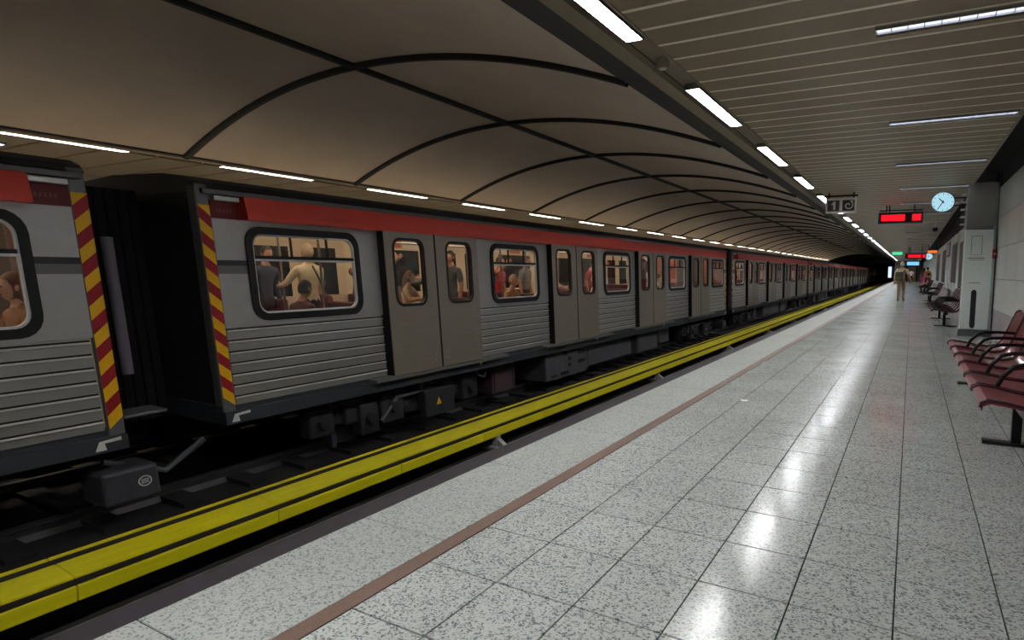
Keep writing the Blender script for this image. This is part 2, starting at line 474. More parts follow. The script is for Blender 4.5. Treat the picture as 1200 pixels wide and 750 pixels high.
o = far.build('distant_slats', [SLAT, SLATEDGE], ceil); o['kind'] = 'stuff'
# lamp channel along the platform edge and rims
TRIM = mat('ceiling_trim_beige', (150, 138, 120), 0.5, 0.1)
mb = MB(); mb.box(-2.17, -2.03, Y0, Y1, CZ - .015, CZ + .05); mb.build('channel_rim', TRIM, ceil)
mb = MB(); mb.box(-1.815, -1.795, Y0, Y1, CZ - .012, CZ + .05); mb.build('channel_rim', TRIM, ceil)
mb = MB(); mb.box(-2.03, -1.815, Y0, Y1, CZ + .06, CZ + .1); mb.build('channel_back', TRIM, ceil)
mb = MB(); mb.box(CXR - .02, CXR + .005, Y0, Y1, CZ - .02, CZ + .08); mb.build('ceiling_rim', TRIM, ceil)
mb = MB(); mb.box(CXR, WALL_X + .3, Y0, Y1, CZ + .28, CZ + .4); mb.box(-2.2, CXR, Y0, Y1, CZ + .16, CZ + .3); mb.build('upper_slab', VOID, ceil)

# opposite ceiling
FZ = 2.96
mb = MB(); mb.box(-13.3, VXL - .12, Y0, Y1, FZ + .06, FZ + .2)
fceil = struct(mb.build('ceiling_opposite', mat('ceiling_backing', (60, 55, 50), 0.8)), 'slatted ceiling above the opposite platform')
FSLAT = mat('opposite_slat', (138, 126, 112), 0.55, 0.1, rnd=0.03)
mb = MB(); mb.box(-13.2, -10.12, .0, SP * 2 - .05, FZ, FZ + .04); mb.box(-13.2, -10.12, SP * 2 - .04, SP * 2 - .02, FZ + .02, FZ + .045, 1)
fs_me = mb.mesh('ceiling_slat', [FSLAT, SLATEDGE])
for i in range(-3, 50): inst('ceiling_slat', fs_me, fceil, (0, 2 + i * SP * 2, 0))
mb = MB(); mb.box(-13.2, -10.12, 2 + 50 * SP * 2, Y1, FZ, FZ + .04); mb.build('distant_slats', FSLAT, fceil)['kind'] = 'stuff'
mb = MB(); mb.box(-9.9, VXL - .12, Y0, Y1, FZ - .01, FZ + .05); mb.build('channel_rim', TRIM, fceil)

# right wall ------------------------------------------------------------
mb = MB(); mb.box(WALL_X + .02, WALL_X + .3, Y0, Y1, 0, 3.5)
wall = struct(mb.build('wall_right', WALLJ), 'grey panelled platform wall')
PW, PH = 1.55, 0.598
mb = MB(); mb.bbox(0, .03, .006, PW - .006, .004, PH - .004, .003); wp_me = mb.mesh('wall_panel', WALLP)
for i in range(-3, 9):
    for j in range(4): inst('wall_panel', wp_me, wall, (WALL_X, 2.0 + i * PW, .55 + j * PH))
mb = MB(); mb.bbox(0, .035, .006, PW - .006, .0, .545, .003); sk_me = mb.mesh('skirting_panel', SKIRT)
for i in range(-3, 9): inst('skirting_panel', sk_me, wall, (WALL_X - .005, 2.0 + i * PW, 0))
mb = MB(); mb.box(WALL_X - .0, WALL_X + .03, Y0, 16, 2.95, 3.4); mb.build('upper_band', VOID, wall)
# wall beyond the pillar: pale strips, dark recesses
WALLW = mat('wall_strip_pale', (228, 234, 234), 0.4)
WALLD = mat('wall_recess_dark', (52, 44, 54), 0.7)
yy = 16.6; k = 0
while yy < Y1:
    wd = 1.5 if k % 2 == 0 else 1.1
    mb = MB()
    if k % 2 == 0: mb.bbox(WALL_X - .02, WALL_X + .02, yy, yy + wd, .55, 2.75, .004)
    else: mb.bbox(WALL_X + .0, WALL_X + .02, yy, yy + wd, .55, 2.75, .004)
    mb.build('wall_strip', WALLW if k % 2 == 0 else WALLP, wall)
    yy += wd + .01; k += 1
mb = MB(); mb.box(WALL_X - .01, WALL_X + .03, 16.5, Y1, 0, .55); mb.build('skirting_band', SKIRT, wall)
mb = MB(); mb.box(WALL_X - .01, WALL_X + .03, 16.5, Y1, 2.75, 3.4); mb.build('upper_band', WALLD, wall)

# far end of the platform, tunnel mouth
mb = MB()
mb.box(-2.2, WALL_X + .3, Y1, Y1 + .3, 0, 3.4)
ew = struct(mb.build('wall_end', mat('end_wall_brown', (92, 80, 74), 0.7)), 'brown end wall of the platform')
mb = MB(); mb.bbox(-.55, .5, Y1 - .06, Y1, 0, 2.2, .01); mb.build('door_panel', mat('end_door', (120, 98, 84), .5), ew)
mb = MB(); mb.bbox(-.75, -.55, Y1 - .1, Y1, 0, 2.4, .01); mb.bbox(.5, .7, Y1 - .1, Y1, 0, 2.4, .01); mb.bbox(-.75, .7, Y1 - .1, Y1, 2.2, 2.4, .01); mb.build('door_frame', DKMETAL, ew)
mb = MB()
mb.box(-9.6, EDGE_X + .1, 98, 98.4, 2.55, 4.4)
mb.box(-9.7, -9.5, 98, 190, -1.2, 4.0); mb.box(EDGE_X - .1, EDGE_X + .1, Y1, 190, -1.2, 4.0); mb.box(-9.7, EDGE_X + .1, 98.4, 190, 2.9, 3.2); mb.box(-9.7, EDGE_X + .1, 190, 190.3, -1.2, 4)
struct(mb.build('wall_tunnel', CONCD), 'dark tunnel mouth at the far end')
mb = MB(); mb.box(-13.5, WALL_X + .3, Y0 - .3, Y0, -1.3, 4.4)
struct(mb.build('wall_back', mat('back_wall', (110, 106, 102), .8)), 'wall behind the viewer')
mb = MB(); mb.box(-13.5, WALL_X + .4, Y0 - .3, Y1 + .5, 4.4, 4.5)
struct(mb.build('ceiling_slab', VOID), 'concrete slab over the station')

# ================================================================== LAMPS
def strip_lamp(lx, length, width, strength_mat, louvre=True, along='y'):
    """recessed lamp, local origin at its near left corner"""
    root = empty('ceiling_light')
    hb = MB(); t = .012
    hb.box(0, width, 0, length, .045, .06); hb.box(0, t, 0, length, 0, .05); hb.box(width - t, width, 0, length, 0, .05)
    hb.box(0, width, 0, t, 0, .05); hb.box(0, width, length - t, length, 0, .05)
    hb.build('housing', CHROME, root)
    lo = .034 if length > width else .014
    db = MB(); db.box(t, width - t, t, length - t, lo, lo + .01); db.build('diffuser', strength_mat, root)
    if length < width and louvre:
        fb = MB(); fb.box(0, width, length + .055, length + .065, .0, .06); fb.build('reflector_flange', TRIM, root)
    if louvre:
        lb = MB(); n = int((length if length > width else width) / .10)
        if length > width:
            for i in range(1, n): y = length * i / n; lb.box(t, width - t, y - .0025, y + .0025, .006, .032)
        else:
            for i in range(1, n): x = width * i / n; lb.box(x - .003, x + .003, t, length - t, .001, .013)
        lb.build('louvre', CHROME, root)['kind'] = 'stuff'
    return root
ORD = 'first second third fourth fifth sixth seventh eighth ninth tenth eleventh twelfth thirteenth fourteenth fifteenth'.split()
TUBE_S = emit('tube_white', (248, 250, 248), L_STRIP)
TUBE_C = emit('tube_cross', (226, 234, 255), L_CROSS)
TUBE_F = emit('tube_opposite', (255, 236, 206), L_FAR)
proto = strip_lamp(0, 1.88, .150, TUBE_S)
PS = 3.415
first = True
for i in range(-4, 31):
    y = 6.40 + PS * i
    o = proto if first else copy_tree(proto)
    first = False
    o.location = (-1.98, y, CZ - .012)
    n = i + 1
    if i < -1: tag(o, 'strip light in the platform edge row behind the viewpoint', 'ceiling light', 'strip lights along the platform edge')
    elif n < 15: tag(o, 'bright louvred strip light above the platform edge, %s in its row from the picture top' % ORD[n], 'ceiling light', 'strip lights along the platform edge')
    else: tag(o, 'tiny distant strip light at the far end of the platform edge row', 'ceiling light', 'strip lights along the platform edge')
proto = strip_lamp(0, .115, 1.22, TUBE_C)
first = True
for i, y in enumerate(CROSS_Y):
    o = proto if first else copy_tree(proto); first = False
    o.location = (-.31, y - .05, CZ - .03)
    n = i - 3
    if n < 0: tag(o, 'cross strip light in the platform ceiling behind the viewpoint', 'ceiling light', 'strip lights across the platform ceiling')
    elif n < 12: tag(o, 'narrow strip light set across the slatted ceiling, %s from the picture top' % ORD[n], 'ceiling light', 'strip lights across the platform ceiling')
    else: tag(o, 'tiny distant strip light across the far platform ceiling', 'ceiling light', 'strip lights across the platform ceiling')
proto = strip_lamp(0, 1.95, .14, TUBE_F, False)
first = True
for i in range(-3, 31):
    y = 3.35 + 3.47 * i
    o = proto if first else copy_tree(proto); first = False
    o.location = (-10.06, y, FZ - .012)
    if i < 0: tag(o, 'strip light over the opposite platform beyond the left picture edge', 'ceiling light', 'strip lights over the opposite platform')
    elif i < 12: tag(o, 'warm strip light above the train roof over the opposite platform, %s from the left' % ORD[i], 'ceiling light', 'strip lights over the opposite platform')
    else: tag(o, 'tiny distant strip light over the opposite platform at the vault foot', 'ceiling light', 'strip lights over the opposite platform')
# a cold cross lamp on the opposite platform, seen in the gap between two cars
cold = emit('tube_cold', (190, 214, 255), 5.0)
for x, y, lab in ((-11.9, 3.95, 'cold white lamp seen above the gap between the two nearest cars'),):
    o = strip_lamp(0, .13, 1.1, cold, False); o.location = (x, y, FZ - .03); tag(o, lab, 'ceiling light')

# ================================================================== THIRD RAIL COVER
JL = 1.60
def rail_section(idx):
    pass
fb = MB(); fb.bbox(-4.625, -4.60, .004, JL - .004, -.962, -.858, .004)
front_me = fb.mesh('front_board', YELLOW)
tb = MB(); tb.extrude_y([(-4.64, -.821), (-4.64, -.806), (-4.90, -.784), (-4.90, -.80)], .004, JL - .004); top_me = tb.mesh('top_board', YELLOW)
bb = MB(); bb.bbox(-5.025, -5.0, .004, JL - .004, -.86, -.773, .004); back_me = bb.mesh('back_board', YELLOW)
rc = empty('third_rail_cover', (0, 0, 0))
tag(rc, 'long yellow board cover of the power rail between platform and train', 'rail cover')
NB = 46
for i in range(-5, NB):
    y = .41 + i * JL
    inst('front_board', front_me, rc, (0, y, 0)); inst('top_board', top_me, rc, (0, y, 0)); inst('back_board', back_me, rc, (0, y, 0))
yb = .41 + NB * JL
mb = MB(); mb.box(-4.625, -4.60, yb, 150, -.955, -.845); mb.extrude_y([(-4.64, -.821), (-4.64, -.806), (-4.90, -.784), (-4.90, -.80)], yb, 150); mb.box(-5.025, -5.0, yb, 150, -.86, -.773)
mb.build('distant_boards', YELLOW, rc)['kind'] = 'stuff'
mb = MB(); mb.box(-5.0, -4.626, Y0, 150, -.93, -.825); mb.box(-4.999, -4.92, Y0, 150, -.85, -.79); mb.build('core_beam', YGAP, rc)
mb = MB(); mb.extrude_y([(-4.88, -1.02), (-4.78, -1.02), (-4.78, -.93), (-4.88, -.93)], Y0, 150); mb.build('power_rail', RAILM, rc)
BRK = mat('bracket_grey', (150, 150, 146), 0.6)
mb = MB()
mb.bbox(-4.80, -4.44, -.10, .10, -1.15, -1.10, .01); mb.bbox(-4.68, -4.60, -.05, .05, -1.10, -.95, .01); mb.add([(-4.60, -.04, -1.10), (-4.46, -.04, -1.10), (-4.60, -.04, -1.0), (-4.60, .04, -1.10), (-4.46, .04, -1.10), (-4.60, .04, -1.0)], [(0, 1, 2), (3, 5, 4), (0, 3, 4, 1), (1, 4, 5, 2), (2, 5, 3, 0)])
mb.bbox(-4.9, -4.6, -.06, .06, -.96, -.92, .01)
bk_me = mb.mesh('support_bracket', BRK)
for i in range(-1, 20): inst('support_bracket', bk_me, rc, (0, 7.15 + i * 6.45, 0))

# ================================================================== THE TRAIN
XS, XC, ZB = -5.8, -7.2, -1.01       # near side plane, track centre, rail top
ZF, ZT = -.144, 1.73                 # floor, top of the doors
SHEAR, ZREF = 0.115, 0.97            # the cars lean back along the track as the photograph shows them
CL, PITCH_C = 20.6, 21.5
def X_(o): return o - XC
def car_map(p): return Vector((p.x - XC, p.y - SHEAR * (p.z - ZREF), p.z - ZB))
def part(mb, name, mats, parent): return mb.map(car_map).build(name, mats, parent)
def tri(name, pts, x, m, parent):
    mb = MB(); n = len(pts)
    mb.add([(x, *p) for p in pts], [list(range(n))]); mb.add([(x - .003, *p) for p in pts], [list(range(n))[::-1]])
    return part(mb, name, m, parent)

DOORS = [2.41 + 4.49 * k for k in range(4)]; DW = 2.065
PANELS = [(0.14, 2.41, .493, 2.032), (4.475, 6.90, 4.99, 6.52), (8.965, 11.39, 9.50, 11.03), (13.455, 15.88, 13.99, 15.52), (17.945, 20.46, 18.57, 20.10)]
WZ0, WZ1 = .715, 1.659
RIBZ = .66
TR = 1.338

def make_car():
    root = empty('train_car')
    # upper side plates and windows
    for (a, b, wa, wb) in PANELS:
        mb = MB(); plate_hole(mb, XS - .03, XS, a, b, RIBZ, ZT + .03, rrect(wa + .03, wb - .03, WZ0 + .03, WZ1 - .03, .13))
        part(mb, 'side_panel', STEEL, root)
        # ribbed lower panel: seven folds standing proud
        zs = [-.075 + k * .1145 for k in range(7)]
        prof = [(XS - .05, ZF), (XS, ZF)]
        for z in zs: prof += [(XS, z + .012), (XS - .015, z + .012), (XS - .015, z + .028), (XS, z + .028)]
        prof += [(XS, RIBZ - .006), (XS - .05, RIBZ - .006)]
        mb = MB(); mb.extrude_y(prof, a + .004, b - .03); rp = part(mb, 'ribbed_panel', STEEL_RIB, root)
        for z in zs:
            mb = MB(); mb.box(XS - .014, XS - .001, a + .006, b - .032, z + .0125, z + .0275); part(mb, 'groove_shade', BLACK, rp)  # black fill in each groove, its shade line put into the colour
            mb = MB(); mb.extrude_y([(XS, z - .008), (XS + .010, z - .006), (XS + .018, z + .0), (XS + .006, z + .011), (XS, z + .012)], a + .006, b - .032); part(mb, 'rib_highlight', HIGHLIGHT_STEEL, rp)  # rib in near-white steel, the fold's highlight painted in
        # window
        mb = MB(); ring(mb, XS - .03, XS + .025, rrect(wa - .02, wb + .02, WZ0 - .02, WZ1 + .02, .18), rrect(wa + .055, wb - .055, WZ0 + .055, WZ1 - .055, .12))
        wf = part(mb, 'window', BLACK, root)
        ia = rrect(wa + .056, wb - .056, WZ0 + .056, WZ1 - .056, .12)
        mb = MB(); ring(mb, XS - .025, XS + .012, ia, rrect(wa + .075, wb - .075, WZ0 + .075, WZ1 - .075, .105))
        mb.box(XS - .025, XS + .014, wa + .06, wb - .06, TR - .016, TR + .006)
        part(mb, 'window_rim', mat('rim_white', (214, 214, 216), .4), wf)
        mb = MB(); mb.box(XS - .02, XS + .012, wa + .07, wb - .07, TR + .006, TR + .04); mb.box(XS - .02, XS + .01, wa + (wb - wa) * .36, wa + (wb - wa) * .36 + .012, TR, WZ1 - .07); mb.box(XS - .02, XS + .01, wa + (wb - wa) * .69, wa + (wb - wa) * .69 + .014, TR, WZ1 - .07)
        part(mb, 'transom', BLACK, wf)
        mb = MB(); sheet(mb, XS - .006, rrect(wa + .06, wb - .06, WZ0 + .06, WZ1 - .06, .115)); part(mb, 'pane', GLASS, wf)
    # doors: outside-hung leaves, proud of the side
    XD = XS + .10
    for d in DOORS:
        lw = DW / 2
        for k in (0, 1):
            ya, yb_ = d + k * lw + (.02 if k else 0), d + (k + 1) * lw - (0 if k else .02)
            hw0 = (.155, .215)[k]; hole = (ya + hw0, ya + hw0 + .66 - .02, .755, 1.657)
            mb = MB(); plate_hole(mb, XD - .045, XD, ya + (.0 if k else .012), yb_, ZF, ZT + .06, rrect(hole[0] + .02, hole[1] - .02, hole[2] + .02, hole[3] - .02, .12))
            lf = part(mb, 'door_leaf', STEEL_DOOR, root)
            mb = MB(); ring(mb, XD - .05, XD + .008, rrect(*hole, .14), rrect(hole[0] + .035, hole[1] - .035, hole[2] + .035, hole[3] - .035, .11)); part(mb, 'window_seal', BLACK, lf)
            mb = MB(); sheet(mb, XD - .02, rrect(hole[0] + .03, hole[1] - .03, hole[2] + .03, hole[3] - .03, .11)); part(mb, 'pane', GLASS, lf)
            mb = MB(); hy = yb_ - .13 if k == 0 else ya + .13
            mb.bbox(XD, XD + .008, hy - .008, hy + .008, ZF + .16, ZF + .22, .003); mb.bbox(XD, XD + .008, hy - .014, hy + .006, ZF + .10, ZF + .14, .003)
            part(mb, 'door_handle', ALU, lf)
        mb = MB(); mb.box(XS - .03, XD - .002, d - .004, d + .012, ZF, ZT + .05); part(mb, 'door_jamb', BLACK, root)
        mb = MB(); mb.box(XD - .03, XD + .001, d + lw - .02, d + lw + .02, ZF, ZT + .05); part(mb, 'centre_seal', BLACK, root)
        mb = MB(); mb.bbox(XS - .03, XD + .02, d - .35, d + DW + .75, ZF - .055, ZF - .01, .006); part(mb, 'door_sill', mat('sill_grey', (122, 122, 122), .5, .4), root)
        tri('arrow_mark', [(d + DW - .02, -.20), (d + DW + .09, -.20), (d + DW + .09, -.225), (d + DW + .05, -.235), (d + DW + .035, -.28), (d + DW + .01, -.235)], XS + .024, WHITEP, root)
    # red cover of the door gear, dark red ends
    mb = MB(); mb.extrude_y([(XS - .02, ZT), (XS + .13, ZT), (XS + .13, ZT + .05), (XS + .10, 1.955), (XS - .02, 1.955)], .455, CL - .455)
    part(mb, 'door_gear_cover', RED, root)
    for ya in (.14, CL - .455):
        mb = MB(); mb.box(XS - .03, XS + .003, ya, ya + .315, ZT, 1.90); part(mb, 'end_band', DKRED, root)
        mb = MB(); mb.bbox(XS - .02, XS + .05, ya + .02, ya + .30, 1.90, 1.945, .006); part(mb, 'vent_hood', ALU, root)
        mb = MB()
        for k in range(5): mb.box(XS + .003, XS + .005, ya + .06 + k * .036, ya + .08 + k * .036, 1.79, 1.825)
        part(mb, 'car_number', mat('number_faded', (136, 70, 74), .6), root)
    # grey stripe near the ends
    for ya, yb_ in ((.14, .47), (CL - .5, CL - .14)):
        mb = MB(); mb.box(XS - .01, XS + .003, ya, yb_, 1.27, 1.325); part(mb, 'dark_stripe', mat('stripe_dark', (62, 62, 68), .5, .3), root)
        mb = MB(); mb.box(XS - .01, XS + .0025, ya, yb_, 1.19, 1.27); part(mb, 'grey_stripe', mat('stripe_grey', (118, 116, 118), .5, .4), root)
    # gutters and roof
    mb = MB(); mb.bbox(XS - .04, XS + .05, .05, CL - .05, 1.955, 2.005, .008); part(mb, 'gutter', GUTTER, root)
    xr = 2 * XC - XS
    prof = [(XS - .02, 2.005), (XS - .0, 2.02), (XS - .05, 2.075), (XS - .2, 2.13), (XS - .5, 2.17), (XC, 2.21), (xr + .5, 2.17), (xr + .2, 2.13), (xr + .05, 2.075), (xr, 2.02), (xr, 1.98), (XS - .02, 1.98)]
    mb = MB(); mb.extrude_y(prof, .0, CL); part(mb, 'roof', ROOF, root)
    # end posts with hazard stripes
    for ya, dr in ((0, 1), (CL - .14, -1)):
        mb = MB(); mb.bbox(XS - .14, XS, ya, ya + .14, ZF - .1, 2.05, .02); pst = part(mb, 'end_post', GUTTER, root)
        mb = MB(); z = ZF + .0; k = 0; H = .118; s = .10 * dr
        x = XS + .004
        while z < 1.84:
            za, zb_ = z, min(z + H, 1.90)
            y0_, y1_ = ya + .008, ya + .132
            zl, zr = (0, -s) if dr > 0 else (0, -s)
            q = [(x, y0_, max(ZF, za + (s if dr > 0 else -0))), (x, y1_, max(ZF, za + (0 if dr > 0 else -s))), (x, y1_, max(ZF, zb_ + (0 if dr > 0 else -s))), (x, y0_, max(ZF, zb_ + (s if dr > 0 else 0)))]
            q = [(a_, b_, min(c_, 1.85)) for a_, b_, c_ in q]
            mb.add(q, [(0, 1, 2, 3)], k % 2)
            z += H; k += 1
        part(mb, 'hazard_strip', [HZ_Y, HZ_R], pst)
    # end walls, bellows
    for ya in (.02, CL - .06):
        mb = MB(); mb.box(xr, XC - .55, ya, ya + .04, ZF - .1, 2.05); mb.box(XC + .55, XS - .05, ya, ya + .04, ZF - .1, 2.05); mb.box(XC - .55, XC + .55, ya, ya + .04, ZF - .1, 2.05)
        part(mb, 'end_wall', mat('end_wall_dark', (40, 40, 44), .6, .2), root)
    mb = MB()
    for k in range(8):
        y = CL + .005 + k * .105
        mb.box(XC - .85, XC + .62, y, y + .085, ZF - .15, 2.0)
        mb.box(XC - .80, XC + .57, y + .08, y + .11, ZF - .12, 1.97)
    part(mb, 'gangway_bellows', BELLOWS, root)
    mb = MB(); mb.tube([(XS - .42, CL + .30, .25), (XS - .42, CL + .30, 1.52)], .055, 8); part(mb, 'grab_rail', LAV, root)
    mb = MB(); mb.bbox(XS - .5, XS - .2, CL + .1, CL + .5, ZF + .02, ZF + .05, .01); part(mb, 'step_plate', GUTTER, root)
    # underframe
    mb = MB(); mb.box(xr, XS - .02, .0, CL, ZF - .19, ZF - .0); mb.bbox(XS - .03, XS + .02, .0, CL, ZF - .19, ZF - .055, .005); part(mb, 'underframe', UNDER, root)
    for ya in (.06, CL - .28):
        tri('lifting_mark', [(ya, -.31), (ya + .04, -.23), (ya + .22, -.215), (ya + .22, -.245), (ya + .08, -.25), (ya + .09, -.31)], XS + .024, WHITEP, root)
    # equipment boxes
    for (a, b, z0, z1, m, x) in ((5.2, 5.95, -.90, -.40, BOXP, -.25), (6.9, 8.75, -.92, -.34, BOXM, -.12), (8.85, 11.6, -.86, -.36, BOXM, -.2), (12.0, 13.6, -.9, -.36, BOXM, -.2), (14.0, 14.9, -.84, -.4, BOXM, -.3)):
        mb = MB(); mb.bbox(XC - .9, XS + x, a, b, z0, z1, .02); bx = part(mb, 'equipment_box', m, root)
        mb = MB()
        if m is BOXM and a < 8:
            for (p, q, r_, s_) in ((.75, .9, -.47, -.40), (.95, 1.06, -.60, -.52), (.95, 1.06, -.72, -.65), (.18, .42, -.86, -.82), (.60, .95, -.86, -.80), (1.4, 1.75, -.50, -.42), (1.4, 1.75, -.70, -.62)):
                mb.box(XS + x, XS + x + .006, a + p, a + q, r_, s_)
        else:
            mb.box(XS + x, XS + x + .006, a + .06, a + .08, z0 + .05, z1 - .05); mb.box(XS + x, XS + x + .006, b - .08, b - .06, z0 + .05, z1 - .05)
        part(mb, 'vent_slot', BLACK, bx)
    # bogies
    for yc in (2.95, CL - 2.95):
        mb = MB(); mb.bbox(XS - .42, XS - .28, yc - 1.5, yc + 1.5, -.72, -.56, .02); mb.bbox(XC - .9, XS - .3, yc - .25, yc + .25, -.62, -.40, .02)
        mb.bbox(XS - .40, XS - .24, yc - .45, yc + .45, -.80, -.66, .02)
        bg = part(mb, 'bogie', BOGIE, root)
        for yw in (yc - 1.0, yc + 1.0):
            for xw in (XS - .55, XC - (XS - .55 - XC)):
                mb = MB(); mb.tube([(xw - .06, yw, -.59), (xw - .045, yw, -.59), (xw + .06, yw, -.59)], [.44, .42, .42], 20, smooth=False); mb.tube([(xw + .06, yw, -.59), (xw + .15, yw, -.59)], [.13, .11], 12); part(mb, 'wheel', mat('wheel_grey', (96, 94, 96), .5, .6), bg)
            mb = MB(); mb.bbox(XS - .36, XS - .22, yw - .16, yw + .16, -.74, -.46, .03); part(mb, 'axle_box', mat('axle_grey', (60, 58, 62), .6, .3, .2, 6), bg)
            for ds in (-.28, .28):
                mb = MB()
                pts = [(XS - .30 + .05 * math.cos(t * .9), yw + ds + .05 * math.sin(t * .9), -.58 + t * .0068) for t in range(30)]
                mb.tube(pts, .014, 5); part(mb, 'coil_spring', mat('axle_grey', (60, 58, 62)), bg)
        mb = MB(); mb.tube([(XS - .2, yc - .55, -.80), (XS - .2, yc - .2, -.52), (XS - .2, yc + .55, -.5)], .03, 6); mb.tube([(XS - .2, yc + .3, -.36), (XS - .2, yc + .3, -.78)], .045, 8); part(mb, 'damper', BOXM, bg)
        mb = MB(); mb.bbox(XS - .2, XS - .08, yc + .25, yc + .95, -.90, -.5, .02); part(mb, 'junction_box', mat('axle_grey', (60, 58, 62)), bg)
        for q, (ya_, yb2, z0_, z1_, xo) in enumerate(((-.95, -.62, -.92, -.5, -.16), (-.5, -.05, -.86, -.42, -.22), (-1.75, -1.35, -.80, -.46, -.2), (1.3, 1.72, -.82, -.44, -.18))):
            mb_ = MB(); mb_.bbox(XS + xo - .2, XS + xo, yc + ya_, yc + yb2, z0_, z1_, .03); bu = part(mb_, 'brake_unit', mat('axle_grey', (60, 58, 62)), bg)
            mb_ = MB(); mb_.tube([(XS + xo, yc + (ya_ + yb2) / 2, (z0_ + z1_) / 2), (XS + xo + .05, yc + (ya_ + yb2) / 2, (z0_ + z1_) / 2)], [.09, .07], 14, smooth=False); part(mb_, 'cylinder_cap', BOGIE, bu)
        mb_ = MB(); mb_.bbox(XC - .5, XS - .5, yc - .8, yc + .8, -.85, -.45, .05); part(mb_, 'traction_motor', BOGIE, bg)
        tri('warning_triangle', [(yc + .5, -.74), (yc + .62, -.74), (yc + .56, -.63)], XS - .076, HZ_Y, bg)
    mb = MB(); mb.tube([(XS - .12, 4.55, -.34), (XS - .1, 4.6, -.46), (XS - .1, 4.75, -.50), (XS - .12, 4.85, -.40)], .018, 6); part(mb, 'hose_loop', GUTTER, root)
    mb = MB(); mb.box(XS - .3, XS - .24, 1.55, 1.62, -.98, -.33); mb.box(XS - .3, XS - .26, 1.6, 4.4, -.47, -.43); part(mb, 'pipe_bracket', UNDER, root)
    # coupler between the cars
    mb = MB(); mb.bbox(XS - .45, XS - .06, CL - .24, CL + .26, -.86, -.55, .03); cpl = part(mb, 'coupler_box', mat('coupler_grey', (74, 72, 78), .6, .2, .15, 6), root)
    mb = MB(); n = 20
    for k in range(n):
        a0, a1 = 2 * PI * k / n, 2 * PI * (k + 1) / n
        mb.add([(XS - .057, CL + .12 + r_ * 1.25 * math.cos(a), -.69 + r_ * math.sin(a)) for r_, a in ((.05, a0), (.05, a1), (.04, a1), (.04, a0))], [(0, 1, 2, 3)])
    for dz in (-.016, .0, .016): mb.box(XS - .058, XS - .056, CL + .085, CL + .155, -.694 + dz, -.687 + dz)
    part(mb, 'emblem', WHITEP, cpl)
    mb = MB(); mb.tube([(XC, CL - .1, -.6), (XC, CL + .86, -.6)], .1, 8); part(mb, 'draw_bar', BOGIE, root)
    mb = MB(); mb.tube([(XS - .3, CL - .1, -.50), (XS - .3, CL + .45, -.72), (XS - .3, CL + .88, -.50)], .03, 6); part(mb, 'jumper_cable', mat('cable_grey', (90, 92, 98), .5), root)
    # interior
    mb = MB(); mb.box(xr + .03, XS - .035, .1, CL - .1, ZF, ZF + .02); part(mb, 'interior_floor', mat('car_floor', (96, 90, 86), .6), root)
    mb = MB(); mb.box(xr + .03, XS - .035, .1, CL - .1, 1.93, 1.96); part(mb, 'interior_ceiling', CREAM, root)
    for xl in (XC - .62, XC + .42):
        mb = MB(); mb.box(xl, xl + .16, .3, CL - .3, 1.905, 1.928); part(mb, 'ceiling_lamp', emit('car_lamp', (255, 236, 206), L_CAR), root)
    mb = MB()
    mb.box(xr, xr + .04, .1, CL - .1, ZF, .80); mb.box(xr, xr + .04, .1, CL - .1, 1.62, 1.95)
    edges = [.1]
    for (a, b, wa, wb) in PANELS: edges += [wa, wb]
    edges.append(CL - .1)
    for k in range(0, len(edges), 2): mb.box(xr, xr + .04, edges[k], edges[k + 1], .80, 1.62)
    part(mb, 'far_lining', CREAM, root)
    mb = MB()
    for (a, b, wa, wb) in PANELS: mb.box(xr + .01, xr + .02, wa, wb, .80, 1.62)
    part(mb, 'far_pane', DGLASS, root)
    mb = MB()
    for d in DOORS:
        mb.box(xr + .04, xr + .05, d, d + DW, ZF, 1.7, 0); mb.box(xr + .05, xr + .055, d + .2, d + .85, .8, 1.6, 1); mb.box(xr + .05, xr + .055, d + 1.2, d + 1.85, .8, 1.6, 1)
    part(mb, 'far_door', [PINK, DGLASS], root)
    mb = MB()
    for (a, b, wa, wb) in PANELS:
        mb.box(XS - .06, XS - .04, a, b, ZF, WZ0); mb.box(XS - .06, XS - .04, a, b, WZ1, 1.95)
    part(mb, 'near_lining', CREAM, root)
    mb = MB()
    for (a, b, wa, wb) in PANELS:
        for t, c_ in ((wa, 0), (wa + .55, 1), (wa + 1.05, 0)): mb.box(xr + .045, xr + .05, t, t + .46, 1.66, 1.88, c_)
    part(mb, 'advert_cards', [mat('card_white', (214, 206, 190), .6), mat('card_orange', (190, 92, 50), .6)], root)
    for (a, b, wa, wb) in PANELS:
        for xa, xb in ((xr + .05, xr + .95), (XS - 1.0, XS - .10)):
            for yy_, dr in ((a + .25, 1), (b - .25, -1)):
                mb = MB(); mb.bbox(xa, xb, yy_ - .22, yy_ + .22, ZF + .32, ZF + .43, .03)
                mb.bbox(xa, xb, yy_ - .24 * dr - .04, yy_ - .24 * dr + .04, ZF + .40, ZF + .95, .03); mb.box(xa + .2, xb - .2, yy_ - .1, yy_ + .1, ZF, ZF + .33)
                part(mb, 'seat', SEATM, root)
        for xp in (XS - .95, XC - .35):
            for yp in (a + .12, b - .12):
                mb = MB(); mb.tube([(xp, yp, ZF), (xp, yp, 1.93)], .018, 8); part(mb, 'grab_pole', CHROME, root)
    for ya, dr in ((.10, 1), (CL - .14, -1)):
        mb = MB(); mb.box(xr + .04, XS - .07, ya, ya + .04, ZF + .02, 1.93); el = part(mb, 'end_lining', mat('end_salmon', (200, 122, 106), .6), root)
        mb = MB(); yq = ya + .04 if dr > 0 else ya - .012
        mb.bbox(XC - .36, XC + .36, yq, yq + .012, ZF + .05, 1.85, .003); part(mb, 'end_door', mat('end_door_brown', (70, 58, 50), .5), el)
